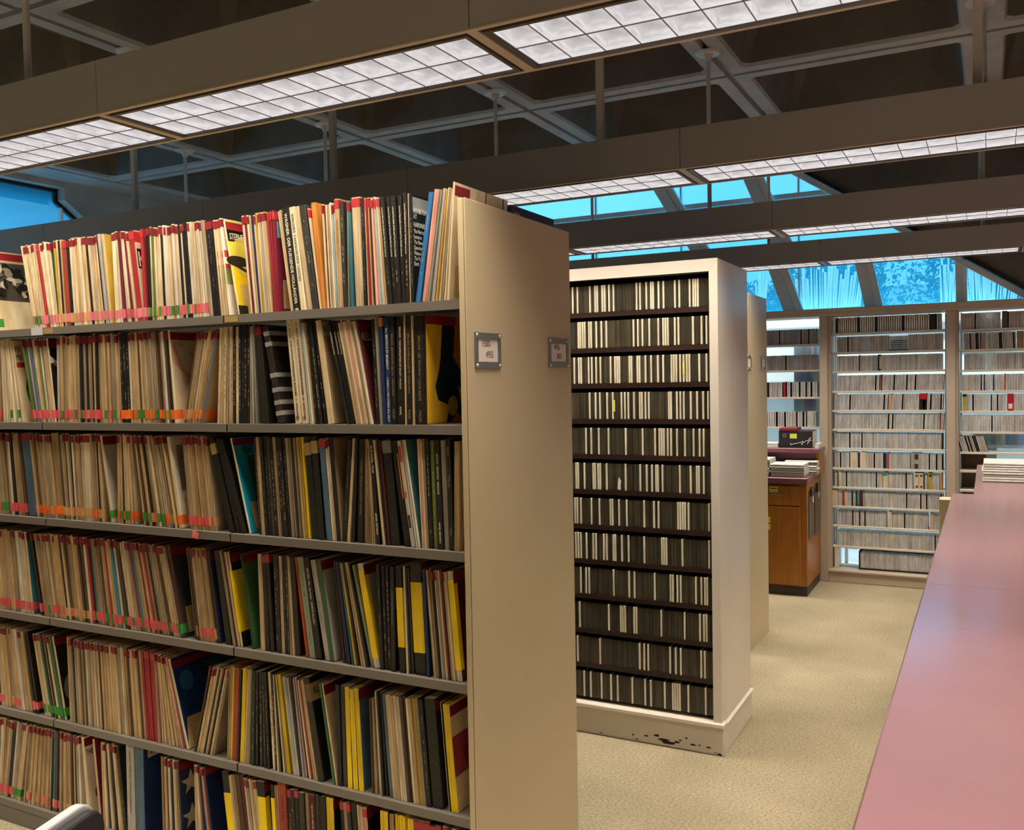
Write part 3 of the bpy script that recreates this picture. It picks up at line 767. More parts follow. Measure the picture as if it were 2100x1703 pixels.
def a_harvard(o, t, h, d):
    patch(o, 'cover_label', [(rect(.004, .09, h-.048, h-.008), t, 'a5a196')])
    for i, (s, z) in enumerate((('BERNSTEIN', .83), ('AT', .775), ('HARVARD', .70), ('The Norton', .645), ('Lectures', .595), ('The Unanswered', .545), ('Question', .495), ('Volume 5', .445), ('The Poetry of', .395), ('Earth', .345))):
        art_text(o, t, s, .006, h*z, .020 if i < 3 else .0165, M_INKW, .7)
R0 = 0
run(0, 437, 455, 455, 477, 4, 'cream ivory sand white', 'thin * sleeve left of the yellow portrait cover', top='s', art=a_squares)
run(0, 456, 460, 488, 492, 1, 'ivory', 'cream sleeve with a black and yellow portrait cover lettered STEPHE', cover='yellow', art=a_yellow, pocket=True)
run(0, 497, 545, 516, 560, 11, 'cream plum ivory sand navy cream mustard white stone ivory sand', 'thin * sleeve between the portrait cover and the bright red sleeves', top='?s')
run(0, 547, 562, 562, 571, 3, 'red', 'thin bright * sleeve left of the plum cover', top='r')
run(0, 562, 566, 571, 574, 1, 'plum', 'plum sleeve with a pale blue square on its cover', cover='plum', top='r', art=a_n, pocket=True)
run(0, 570, 576, 597, 602, 2, 'cream sand', 'thin * sleeve left of the black box with bold white spine lettering', recess=.004)
run(0, 578, 592, 603, 617, 1, 'black', 'black box with bold white spine lettering beginning WAGNER', text=[('WAGNER: DER FLIEGENDE HOLLÄNDER · BÖHM', .018, .0155, M_INKW)], name='record_box', h=.318)
run(0, 592, 603, 617, 631, 1, 'ivory', 'ivory box with faint grey spine lettering right of the black lettered box', text=[('WAGNER TANNHÄUSER GERDES', .02, .014, M_HOLDER)], name='record_box', h=.318)
run(0, 603, 615, 632, 642, 1, 'cream', 'plain cream box between the ivory box and the charcoal box', name='record_box', h=.318)
run(0, 615, 630, 643, 656, 1, 'charcoal', 'charcoal box with small spine lettering right of the cream boxes', dashes=True, name='record_box', h=.318)
run(0, 630, 635, 657, 660, 2, 'maroon cream', 'thin * sleeve left of the orange-topped tan box', top='r')
run(0, 637, 656, 660, 669, 1, 'orange', 'tan box with an orange top beside pale green sleeve', name='record_box', h=.322, cover='orange')
run(0, 658, 686, 670, 696, 9, 'greygreen cream maroon ivory mustard sand white paleblue cream', 'thin * sleeve between the tan box and the narrow orange-topped box', top='?s')
run(0, 687, 697, 697, 706, 1, 'sand', 'narrow sand box with an orange tape top and faint spine lettering', text=[('SIEGFRIED I RECORD', .06, .008, M_GOLD)], name='record_box', h=.322, top='r')
run(0, 698, 710, 706, 713, 1, 'charcoal', 'worn charcoal box left of the teal sleeve', dashes=True, name='record_box')
run(0, 710, 719, 713, 730, 2, 'greygreen teal', 'thin * sleeve right of the worn charcoal box', top='s')
run(0, 720, 742, 730, 747, 1, 'cream', 'broad cream box with a red tape top', name='record_box', h=.32, top='r', dashes=False)
run(0, 742, 748, 748, 755, 1, 'black2', 'torn black and white sleeve right of the broad cream box', dashes=True)
run(0, 748, 779, 756, 797, 11, 'cream red sand maroon ivory pink ivory paleblue white cream sand', 'thin * sleeve left of the set of black lettered boxes', top='?r')
R_ = random.Random(3)
for i in range(5):
    run(0, 780+i*11.4, 791+i*11.4, 798+i*8.6, 806.4+i*8.6, 1, 'black2', '%s of five alike black box spines densely lettered in white' % nth(i+1), dashes=True, name='record_box',
        text=[('Leonard Bernstein at Harvard The Norton Lectures', .03, .0068, M_INKW)])
for o in list(bpy.data.objects):
    if 'of five alike black box' in o.get('label', ''): o['group'] = 'five alike black lettered boxes on the top shelf'
run(0, 837, 839, 842, 844, 1, 'cream', 'thin cream sleeve left of the black lecture box with the lettered cover')
run(0, 839.5, 848, 844.5, 851, 1, 'black', 'black box with a grey label and HARVARD on its lettered cover', dashes=True, name='record_box', art=a_harvard)
run(0, 882, 892, 854, 867, 1, 'blue', 'bright blue sleeve leaning right near the end panel', dashes=True)
run(0, 893, 904, 867.5, 878, 1, 'pink', 'salmon pink sleeve leaning right beside the bright blue one')
run(0, 906, 929, 878.5, 916, 7, 'greygreen white lavender mustard cream stone ivory', 'thin * sleeve leaning right between the pink sleeve and the end panel')
run(0, 931, 935, 918, 922, 1, 'ivory', 'pale album with a dark red label standing above the end panel', cover='ivory', redlabel=True, pocket=True, h=.325,
    art=lambda o, t, h, d: patch(o, 'black_band', [(rect(.175, .18, h-.06, h), t, '1a1714'), (rect(.28, .286, h-.06, h), t, '1a1714')]))
# rear face of the unit: dark boxes seen over the end panel
for i, (x, c, lab) in enumerate(((-1.33, 'navy', 'dark blue box lying along the rear top shelf above the end panel'), (-1.362, 'black', 'black box beside the dark blue box on the rear top shelf'),
                                  (-1.385, 'black2', 'worn black box second behind the dark blue box on the rear top shelf'), (-1.42, 'black', 'black box third behind the dark blue box on the rear top shelf'))):
    m = sleeve_mesh(.022, .318, .312, lin(PAL[c]), lin(PAL[c]), lin(PAL[c]))
    o = tag(link('record_box', m.mesh('record_box', M_CARD), None, (x, 2.514, ZB[0]+.0005)), lab, 'record')
    if i == 0: patch(o, 'spine_label', [(rect(.02, .06, .275, .30), .022, '8a8f93')])

# ---- SECOND SHELF, right bay
def a_tapes(o, t, h, d):
    for q in (.08, .19, .32, .47, .79, .90): link('grey_tape', wrap(t, h*q, h*q+.014, .10, lin('95938f'), .0008).mesh('grey_tape', M_TAPE), o)
def a_figure(o, t, h, d):
    P_ = [(rect(.002, .308, .004, h-.004), t, 'd98a1c'), ([(0.002, .004), (.12, .004), (.10, h*.35), (.15, h*.7), (.11, h-.004), (.002, h-.004)], t+.0004, 'e8bb35'),
          ([(.20, .004), (.308, .004), (.308, h-.004), (.24, h-.004), (.21, h*.6)], t+.0004, '8a4414'),
          ([(.075, h*.60), (.085, h*.90), (.105, h*.955), (.12, h*.91), (.15, h*.95), (.155, h*.84), (.145, h*.62), (.20, h*.45), (.25, h*.30), (.255, h*.20), (.22, h*.26), (.165, h*.36), (.19, h*.16), (.235, h*.02), (.20, h*.01), (.165, h*.10), (.135, h*.01), (.105, h*.01), (.125, h*.16), (.06, h*.22), (.045, h*.34), (.065, h*.48)], t+.0009, '15313a')]
    patch(o, 'cover_print', P_)
    patch(o, 'round_seal', [(ell(.14, h*.16, .028, .03), t+.0019, 'b8a25a')]); patch(o, 'red_label', [(rect(.0, .16, h-.028, h-.002), t+.0019, '96241f')])
run(1, 452, 478, 447, 479, 7, 'cream ivory sand cream stone ivory sand', 'thin * sleeve at the left end of the right bay', dashes=True)
run(1, 479, 513, 480, 513, 6, 'black cream black black2 black black2', '* white-lettered sleeve left of the taped black box', dashes=True)
run(1, 513, 523, 514, 532, 3, 'stone lightgrey grey', 'thin * sleeve leaning left beside the taped black box')
run(1, 523, 536, 540, 560, 1, 'black2', 'worn black box with dark red top tape left of the grey-taped box', top='d', name='record_box')
run(1, 540, 552, 572, 588, 1, 'dkbrown', 'black box bound with many strips of grey tape', cover='black', art=a_tapes, name='record_box')
run(1, 586, 599, 606, 620, 1, 'ivory', 'ivory box numbered I with bold black spine lettering', text=[('J.S. BACH · DAS WOHLTEMPERIERTE KLAVIER · I · WALCHA', .014, .0112, M_INK)], name='record_box', h=.325,
    art=lambda o, t, h, d: put_text(text_mesh('O', .016, M_INK), o, (.003, -.0004, .012), (1, 0, 0), (0, 0, 1)))
run(1, 600, 615, 621, 635, 1, 'ivory', 'ivory box numbered II with bold black spine lettering', text=[('J.S. BACH  DAS WOHLTEMPERIERTE KLAVIER · II · WALCHA', .014, .0112, M_INK)], name='record_box', h=.325,
    art=lambda o, t, h, d: put_text(text_mesh('O', .016, M_INK), o, (.003, -.0004, .012), (1, 0, 0), (0, 0, 1)))
run(1, 616, 627, 636, 647, 4, 'cream paleblue ivory sand', 'thin * sleeve right of the two ivory lettered boxes')
run(1, 628, 647, 648, 673, 3, 'black black2 black', '* box in the group left of the worn tan box', dashes=True, name='record_box')
run(1, 648, 660, 675, 690, 1, 'cream', 'worn cream and brown box with a small grey label', cover='tan', name='record_box',
    art=lambda o, t, h, d: (patch(o, 'grey_label', [(rect(0, .06, h-.05, h-.004), t, 'b3ab9c')]), art_text(o, t, 'RL', .006, h-.034, .022, M_INK)))
run(1, 672, 692, 712, 731, 3, 'black', '* sleeve leaning left with small white spine lettering', text=[('THE COMPLETE PIANO MUSIC', .03, .0052, M_INKW)])
run(1, 693, 729, 732, 766, 7, 'cream sand ivory pink cream stone ivory', 'thin * sleeve leaning left beside the maroon lettered cover')
run(1, 730, 733.5, 766.5, 770, 1, 'maroon', 'thin sleeve with a dark maroon cover lettered KELLO', cover='maroon', redlabel=True,
    art=lambda o, t, h, d: art_text(o, t, 'KELLO', .004, h*.80, .034, M_INKW, .7))
run(1, 760, 768, 771, 779.5, 1, 'black', 'black box with white lettering right of the maroon cover', dashes=True, name='record_box')
run(1, 768, 777, 780, 787, 1, 'grey', 'grey box left of the dark blue boxes', name='record_box')
run(1, 778, 788, 787.5, 795, 1, 'navy', 'plain dark blue box with an orange top band', name='record_box', art=lambda o, t, h, d: link('orange_band', wrap(t, h-.03, h-.004, .02, lin('c77f4a'), .0005).mesh('orange_band', M_TAPE), o))
run(1, 789, 799, 795.5, 805, 1, 'dkblue', 'dark blue box with bold white spine lettering BEATRICE ET BENEDICT', name='record_box', text=[('Soc. BEATRICE ET BENEDICT', .03, .0095, M_INKW), ("L'OISEAU-LYRE STEREO SOL 256-7", .172, .0086, M_INKW)])
run(1, 800, 812, 805.5, 815, 1, 'black', 'black box with gold spine lettering BENVENUTO CELLINI', name='record_box', text=[('BERLIOZ · BENVENUTO CELLINI · COLIN DAVIS', .05, .0085, M_GOLD), ('PHILIPS', .268, .0085, M_GOLD)])
run(1, 813, 828, 815.5, 832, 1, 'black', 'black box with small white spine lettering THE DAMNATION OF FAUST', name='record_box', text=[('BERLIOZ • THE DAMNATION OF FAUST • MUNCH', .03, .008, M_INKW), ('ANGEL', .26, .008, M_INKW)])
run(1, 828.5, 833, 832.5, 836.5, 1, 'sand', 'thin sand sleeve between two black lettered boxes', dashes=False)
run(1, 833.5, 844, 837, 848, 1, 'black', 'black box with gold spine lettering ROMEO', name='record_box', text=[('BERLIOZ · ROMEO & JULIETTE · COLIN DAVIS', .05, .0085, M_GOLD), ('PHILIPS', .268, .0085, M_GOLD)])
run(1, 844.5, 847, 848.5, 851, 1, 'cream', 'thin cream sleeve left of the broad black box by the figure cover')
run(1, 848, 870, 852, 873, 1, 'black', 'broad black box with gold spine lettering LES TROYENS', name='record_box', text=[('BERLIOZ · LES TROYENS · COLIN DAVIS', .055, .0105, M_GOLD), ('PHILIPS', .268, .0105, M_GOLD)])
run(1, 871, 875, 874.5, 878, 1, 'black', 'record with a glowing yellow cover of a dark standing figure', cover='orange', art=a_figure)

# ---- THIRD SHELF, right bay
def a_teal(o, t, h, d):
    patch(o, 'cover_print', [(rect(.05, .31, .08, h*.80), t, '56701c'), (ell(.16, h*.28, .08, .09), t+.0003, '12201c')]); patch(o, 'red_label', [(rect(0, .12, h-.026, h-.004), t, '8f2220')])
    art_text(o, t, 'Ber', .035, h*.83, .034, M_INK)
run(2, 428, 439, 471, 484, 1, 'black', 'black box with cream label leaning far left, start of right bay', name='record_box', art=lambda o, t, h, d: link('cream_label', wrap(t, h-.055, h-.02, .02, lin('b59a62'), .0005).mesh('cream_label', M_TAPE), o))
run(2, 440, 458, 485, 509, 2, 'black', 'black box with white edges leaning left of the turquoise cover', edge='white', name='record_box')
run(2, 470, 474, 511, 516, 1, 'white', 'white-spined album with a turquoise cover and olive picture', cover='turq', art=a_teal, pocket=True)
run(2, 519, 591, 532, 606, 11, 'black sand black2 black charcoal black tan black black2 black stone', '* sleeve in the long dark group right of the turquoise cover', dashes=True)
run(2, 592, 616, 607, 632, 6, 'cream charcoal stone brown sand mustard', 'thin * sleeve left of the yellow spine', dashes=False)
run(2, 617, 622, 633, 641, 1, 'yellow', 'thin bright yellow sleeve leaning in the dark group')
run(2, 623, 654, 642, 668, 2, 'black', 'broad black box with a cream label right of the yellow sleeve', name='record_box', art=lambda o, t, h, d: link('cream_label', wrap(t, h-.05, h-.012, .02, lin('b59a62'), .0005).mesh('cream_label', M_TAPE), o))
run(2, 655, 668, 672, 684, 1, 'steelblue', 'dusty steel blue sleeve with a dark red top tape', top='r')
run(2, 668, 674, 685, 692, 3, 'ivory cream ivory', 'thin * sleeve right of the steel blue sleeve', top='s')
run(2, 675, 686, 692.5, 701.5, 1, 'black', 'black box with a bare tan cover beside it', name='record_box', cover='tan')
run(2, 713, 722, 702.5, 711, 1, 'black2', 'worn black sleeve leaning right with gilt lettering', dashes=True)
run(2, 723, 736, 711.5, 732, 2, 'cream black', '* sleeve leaning right beside the lettered black box')
run(2, 737, 749, 733, 748.5, 1, 'black', 'black box leaning right lettered COUPERIN', name='record_box', text=[('COUPERIN: PIECES DE CLAVECIN / PUYANA', .06, .0085, M_GOLD)])
run(2, 750, 757, 749, 773, 6, 'tan sand stone tan cream sand', 'thin * sleeve right of the box leaning right', recess=.003)
run(2, 758, 765, 773.5, 786, 1, 'black', 'black box with white lettering leaning left of the grey-topped box', name='record_box', text=[('BLUE ANGEL · MILES', .02, .009, M_INKW), ('ANGEL RECORDS', .22, .008, M_INKW)])
run(2, 766, 781, 787, 801, 3, 'cream black maroon', 'thin * sleeve leaning left beside the grey-topped black box')
run(2, 782, 800, 802, 829, 1, 'black', 'thick black box with a grey tape top leaning left', name='record_box', art=lambda o, t, h, d: link('grey_tape', wrap(t, h-.04, h-.004, .06, lin('77746e'), .0005).mesh('grey_tape', M_TAPE), o))
run(2, 801, 814, 829.5, 844, 1, 'black', 'black box with a thin orange stripe on its spine', name='record_box', art=lambda o, t, h, d: link('orange_stripe', MB().box(t*.75, t*.9, -.0005, .001, h*.45, h*.88, lin('e0762a')).mesh('orange_stripe', M_TAPE), o))
run(2, 815, 823, 845, 854, 1, 'white', 'white sleeve with red and black spine marks', art=lambda o, t, h, d: link('spine_lettering', MB().box(t*.2, t*.8, -.0004, .0, h*.80, h*.95, lin('b8322c')).box(t*.3, t*.7, -.0004, 0, h*.46, h*.52, lin('b8322c')).box(t*.2, t*.8, -.0004, .0, h*.18, h*.30, lin('221d1a')).mesh('spine_lettering', M_TAPE), o))
run(2, 824, 833, 854.5, 864, 2, 'white ivory', 'thin * sleeve leaning left of the grey-teal cover', cover='teal')
run(2, 856, 870, 867, 880, 4, 'ivory pink cream stone', 'thin * sleeve left of the green-spined box')
run(2, 870.5, 880, 880.5, 889.5, 1, 'black', 'black sleeve left of the green-spined box', dashes=True)
run(2, 880.5, 889.5, 890, 898.5, 1, 'olive', 'green-spined box with dark lettering', dashes=True, name='record_box')
run(2, 890, 902, 899, 911.5, 1, 'black', 'black box with white lettering right of the green-spined box', name='record_box', text=[('BARTOK · BERNSTEIN · SERENADE', .04, .0075, M_INKW), ('ANGEL RECORDS', .235, .0075, M_INKW)])
run(2, 902.5, 914, 912, 922.5, 1, 'grey', 'grey-spined box right of the white-lettered black box', name='record_box')
run(2, 914.5, 931, 923, 933, 1, 'black', 'black box lettered OTELLO in faded gold', name='record_box', text=[('OTELLO', .10, .0095, M_GOLD), ('VERDI', .02, .0095, M_GOLD), ('TOSC', .25, .0085, M_GOLD)])
run(2, 933, 945, 933.5, 945, 1, 'kraft', 'frayed tan box against the end panel', name='record_box')

# ---- FOURTH SHELF, right bay
def a_shark(o, t, h, d):
    patch(o, 'cover_print', [([(.06, .02), (.11, .02), (.13, h*.3), (.15, h*.62), (.12, h*.56), (.10, h*.75), (.075, h*.45), (.055, h*.25)], t, 'a39b80')])
    patch(o, 'red_label', [(rect(0, .20, h-.030, h-.004), t, '7d1c1c')])
def redl(o, t, h, d): patch(o, 'red_label', [(rect(0, .16, h-.036, h-.006), t, '7d1c1c')])
run(3, 438, 450, 463, 479, 1, 'black', 'black box at the left end of the right bay leaning left', name='record_box')
run(3, 451, 466, 480, 496, 3, 'stone charcoal sand', 'thin * sleeve left of the first yellow-banded box')
run(3, 468, 472, 497, 501, 1, 'ivory', 'black box with a broad yellow band right of the bay joint', cover='black', strip=(.16, .80, .11), art=redl, name='record_box')
run(3, 494, 499, 520, 524, 1, 'dkgreen', 'green cover with a pale fin shape right of the first yellow band', cover='green', art=a_shark)
run(3, 530, 552, 537, 566, 3, 'cream dkbrown black2', '* sleeve right of the green cover', top='?r')
run(3, 559, 590, 567, 597, 5, 'black black2 cream black charcoal', '* box in the dark group right of the green cover', name='record_box', dashes=True)
run(3, 591, 594, 598, 607, 3, 'cream sand ivory', 'thin * sleeve left of the orange-red spine')
run(3, 595, 604, 608, 628, 1, 'dkbrown', 'dark brown box left of the orange-red sleeve', name='record_box')
run(3, 604.5, 610, 629, 636, 1, 'orangered', 'thin orange-red sleeve leaning in the dark group')
run(3, 611, 623, 637, 650, 1, 'greygreen', 'grey-green sleeve right of the orange-red spine', dashes=True)
run(3, 624, 636, 650.5, 668, 1, 'black', 'black box with bold white lettering Der rote', name='record_box', text=[('BENZELL: Der rote Faden · MORITZ ALLGÄU', .03, .009, M_INKW)])
run(3, 637, 650, 669, 679.5, 1, 'lightgrey', 'light grey box lettered LA BOHEME', name='record_box', text=[('L A   B O H E M E', .10, .012, M_HOLDER)])
run(3, 650.5, 661, 680, 689, 1, 'green', 'green sleeve with a pale grey cover behind', cover='lightgrey', art=redl)
run(3, 683, 719, 704, 760, 9, 'charcoal maroon dkblue teal mustard black sand cream black2', 'thin * sleeve left of the grey-green sleeve by the yellow strip')
run(3, 720, 731, 761, 767, 1, 'greygreen', 'grey-green sleeve left of the white box with a yellow strip')
run(3, 733, 746, 768, 780, 1, 'white', 'white box with a slanting yellow strip and grey cover', cover='lightgrey', strip=(.09, .93, .018), art=redl, name='record_box')
run(3, 772, 798, 782, 803, 3, 'black', '* box with tiny white lettering left of the teal-lettered box', dashes=True, name='record_box')
run(3, 801, 810, 804, 820.5, 1, 'black2', 'black box with pale teal lettering', name='record_box', text=[("L'APOTHEOSE DE LULLY", .07, .0095, M_HOLDER)])
run(3, 811.5, 825, 821, 834, 1, 'black', 'black box with a yellow band round its middle', name='record_box', strip=(.24, .80, .02))
run(3, 826.5, 839, 834.5, 850.5, 3, 'ivory black2 charcoal', 'thin * sleeve left of the big yellow-banded box')
run(3, 840, 866, 852, 875, 1, 'black', 'thick black box with a long bright yellow band and red label', name='record_box', strip=(.20, .83, .05), art=redl, h=.325)
run(3, 867, 873, 877, 890, 1, 'dkblue', 'royal blue sleeve right of the big yellow-banded box')
run(3, 874, 916, 891, 936, 9, 'cream sand black2 white stone cream maroon sand ivory', 'thin * sleeve left of the last yellow strip by the end panel', top='?s')
run(3, 917, 930, 937, 949, 1, 'white', 'white box with a yellow strip against the end panel', cover='maroon', strip=(.10, .92, .018), art=redl, name='record_box')

# ---- FIFTH SHELF, right bay
def a_rl(o, t, h, d):
    patch(o, 'cream_label', [(rect(0, .11, h-.075, h-.02), t, 'b8a06a')]); art_text(o, t, 'RL-', .01, h-.055, .03, M_INK)
    link('brown_label', wrap(t, h-.075, h-.02, .01, lin('6e4f2c'), .0005).mesh('brown_label', M_TAPE), o)
def a_last(o, t, h, d):
    patch(o, 'cover_print', [(rect(0, .30, .10, .215), t, 'a03a45'), (rect(.06, .2, .12, .17), t+.0003, '7c1f30'), (rect(.07, .31, 0, .025), t, '2a2422')]); redl(o, t, h, d)
run(4, 472, 477, 468, 472, 3, 'stone sand cream', 'thin * sleeve left of the first yellow spine')
run(4, 477.5, 481.5, 472.5, 476.5, 1, 'yellow', 'thin yellow spine left of the red-brown box')
run(4, 482, 493, 477, 487, 1, 'redbrown', 'red-brown box between two yellow spines', name='record_box')
run(4, 494, 498, 488, 491.5, 1, 'black2', 'thin black sleeve right of the red-brown box')
run(4, 499, 508, 493, 501, 1, 'yellow', 'broad yellow spine right of the red-brown box')
run(4, 509, 519, 502, 516, 4, 'ivory cream stone brown', 'thin * sleeve right of the broad yellow spine')
run(4, 520, 548, 517, 558, 5, 'dkgreen black charcoal dkbrown black', '* box in the dark group of the right bay', name='record_box', dashes=True)
run(4, 549, 560, 560, 570, 2, 'ivory black', '* sleeve with tiny lettering right of the dark group', dashes=True)
run(4, 561, 568, 571, 589, 3, 'cream black ivory', 'thin * sleeve left of the long leaning yellow spine')
run(4, 569, 576, 590, 600, 1, 'yellow', 'long yellow spine leaning left with a white top')
run(4, 577, 592, 601, 615, 4, 'tan cream paleblue ivory', 'thin * sleeve right of the leaning yellow spine')
run(4, 593, 600, 616, 621.5, 1, 'black2', 'black sleeve left of the maroon striped group')
run(4, 601, 623, 622, 654, 7, 'lavender cream maroon ivory red sand cream', 'thin * sleeve left of the thick black box with a handwritten label')
run(4, 624, 636, 655.5, 681, 1, 'dkbrown', 'thick black box with a handwritten cream label', name='record_box', cover='black', art=a_rl, h=.322)
run(4, 656, 660, 685, 690, 1, 'green', 'thin green spine left of the large cream cover')
run(4, 661, 665, 690.5, 694, 1, 'cream', 'large cream cover with a dark red label leaning left', cover='cream', art=redl)
run(4, 689, 706, 695, 713.5, 2, 'black charcoal', '* box left of the three yellow spines', name='record_box')
run(4, 708, 737, 715, 750, 3, 'yellow', '* spine, one of three bright ones side by side', cover='steelblue', art=redl, name='record_box')
run(4, 757, 766, 764, 776, 3, 'brown tan stone', 'short * sleeve right of the three yellow spines', h=.285)
run(4, 767, 782, 778, 799, 3, 'ivory black2 black', '* sleeve left of the long worn run')
run(4, 783, 856, 800, 874, 12, 'steelblue cream sand stone cream white brown black ivory sand mustard stone', 'thin * sleeve in the long worn run near the end panel')
run(4, 858, 868, 876, 886, 1, 'black', 'black box with white lettering left of the thick torn black box', name='record_box', dashes=True)
run(4, 870, 892, 888, 911, 1, 'black', 'thick torn black box with a red label left of the last yellow spine', name='record_box', art=redl, h=.318)
run(4, 902, 906, 921, 924.5, 2, 'ivory black2', 'thin * sleeve left of the last yellow spine')
run(4, 907, 922, 925.5, 941, 1, 'yellow', 'bright yellow spine with a cream and crimson cover by the end panel', cover='cream', art=a_last, name='record_box')

# ---- BOTTOM SHELF, right bay (tops only in view)
def run6(x0, x1, n, pal, label, lean=14, **kw): return run(5, x0, x1, x0+lean, x1+lean+ (x1-x0)*.02, n, pal, label, **kw)
run6(455, 469, 1, 'black', 'thick black box with slanting yellow strip, left end of the right bay', 22, name='record_box', strip=(.05, .78, .015))
run6(470, 481, 3, 'cream sand tan', 'thin * sleeve right of the first thick black box', 22)
run6(482, 499, 2, 'brown maroon', '* sleeve with a worn spine', 22)
run6(500, 527, 6, 'cream stone ivory sand cream stone', 'thin * sleeve left of the black and yellow box', 22, top='?s')
run6(528, 544, 1, 'black', 'black box with a yellow spine below its top', 14, name='record_box', strip=(.0, .84, .02), art=redl)
run6(556, 563, 1, 'black', 'black box with a narrow yellow strip beside the red-brown box', 12, name='record_box', strip=(.0, .86, .01))
run6(563.5, 569, 2, 'tan sand', 'thin * sleeve left of the red-brown lettered box', 12)
run6(570, 587, 1, 'redbrown', 'thick red-brown box with embossed lettering', 10, name='record_box', text=[('I V A N  R E C', .05, .013, M_INK)], h=.33)
run6(588, 612, 3, 'black dkbrown black2', '* box right of the red-brown lettered box', 10, name='record_box', dashes=True, top='?r')
run6(613, 624, 1, 'charcoal', 'charcoal box left of the tan sleeve', 10, name='record_box')
run6(625, 632, 1, 'kraft', 'tan sleeve left of the maroon lettered box', 10)
run6(633, 645, 1, 'maroon', 'maroon box with small white lettering', 10, name='record_box', text=[('THE PLAYERS THEATRE · LONDON', .03, .0075, M_INKW)])
run6(646, 668, 3, 'charcoal black dkbrown', '* box left of the yellow spine over a black cover', 8, name='record_box')
run6(669, 684, 1, 'yellow', 'broad yellow spine over a black cover', 8, name='record_box', cover='black', art=redl)
run6(696, 718, 3, 'black tan charcoal', '* sleeve right of the yellow spine over black', 14, top='?r')
run6(720, 730, 1, 'black2', 'black sleeve left of the cream frayed group', 14)
run6(731, 742, 3, 'cream sand ivory', 'thin * sleeve in the frayed cream group', 14)
run6(743, 752, 1, 'pink', 'pinkish box with a dark red tape top', 14, name='record_box', cover='black', top='r', art=redl)
run6(781, 797, 1, 'yellow', 'yellow spine with a pale top left of the striped pale set', 6, name='record_box', cover='black')
run6(798, 808, 1, 'kraft', 'frayed tan box with a red label', 6, name='record_box', cover='charcoal', art=redl)
run6(810, 830, 4, 'yellow', 'narrow yellow spine with a pale fanned top', 6, edge='ivory')
run6(836, 848, 1, 'yellow', 'yellow spine left of the red boxes', 6, edge='ivory')
run6(849, 905, 5, 'maroon red maroon black2 maroon', '* box in the row of red-topped boxes near the end panel', 6, name='record_box', top='r')
run6(908, 950, 6, 'cream black maroon ivory red black2', '* sleeve in the last group by the end panel', 6, top='?r')
# ---- LEFT BAYS: the sleeves that stand out, then the thin runs
def sr(row, t0, t1, b0, b1, n, pal='cream ivory sand stone cream sand white stone tan black2 sand cream', top='?d', basec=None, **kw):
    pal = pal.split(); rnd.shuffle(pal)
    return run(row, t0, t1, b0, b1, n, ' '.join(pal*(1+n//len(pal)))[:0] or ' '.join(rnd.choice(pal) for _ in range(n)), 'x', stuff=True, top=top, basec=basec, **kw)
LIGHTP = 'cream ivory sand cream ivory white cream sand ivory cream stone red black2'
OLDP = 'sand stone sand tan stone cream sand black2 kraft stone brown sand white'
# top shelf
sr(0, 43, 74, 72, 98, 8, 'cream ivory sand cream', basec=['p', 'p', 'g'])
run(0, 74, 79, 98, 104, 1, 'red', 'thin red sleeve in the left part of the run with pink base tapes', top='r', basec=['p'])
sr(0, 80, 98, 105, 118, 5, 'cream ivory', basec=['p', 'g'])
run(0, 99, 103, 118, 122, 1, 'ivory', 'sleeve with a dark green cover among cream spines, left bay', cover='green', top='d', basec=['p'], art=redl)
sr(0, 110, 125, 124, 137, 4, 'sand black cream mustard', basec=['p', 't'])
run(0, 126, 135, 138, 147, 1, 'redbrown', 'orange-brown spine among the pink base tapes, left bay', top='r', basec=['p'])
sr(0, 136, 206, 148, 225, 16, 'cream ivory sand lightgrey cream black cream white', basec=['p', 'p', 't'])
run(0, 209, 214, 226, 231, 1, 'cream', 'cream-spined sleeve with a mustard yellow cover, left bay', cover='mustard', basec=['p'])
sr(0, 229, 262, 239, 284, 8, 'ivory plum ivory navy cream', basec=['p', 'p', 's'])
def a_K(o, t, h, d):
    patch(o, 'red_label', [(rect(0, .12, h-.040, h-.004), t, 'c0282c')]); patch(o, 'cover_print', [(rect(0, .3, 0, h-.045), t, 'd6c9a6'), (rect(.005, .09, h*.58, h*.80), t+.0003, '191512')])
    art_text(o, t+.0006, 'K', .006, h*.60, .075, M_INKW, .6)
run(0, 263, 274, 285, 297, 1, 'red', 'red-spined album with a big letter K on its cover, left bay', cover='cream', top='r', art=a_K, basec=['p'], name='record_box')
run(0, 289, 297, 299, 304, 1, 'red', 'bright red spine right of the album with the big letter, left bay', top='r', basec=['p'])
sr(0, 298, 319, 305, 327, 5, 'cream black dkgreen olive ivory', basec=['t', 'g'])
sr(0, 320, 412, 328, 430, 22, 'cream ivory sand cream ivory stone white black cream', basec=['p', 's', 'p', 'g'])
sr(0, 412, 421, 431, 440, 2, 'stone paleblue', top=None)
run(0, 422, 436, 441, 454, 1, 'black', 'black spine at the bay joint on the right end of the left bay', dashes=True, top='d', name='record_box')
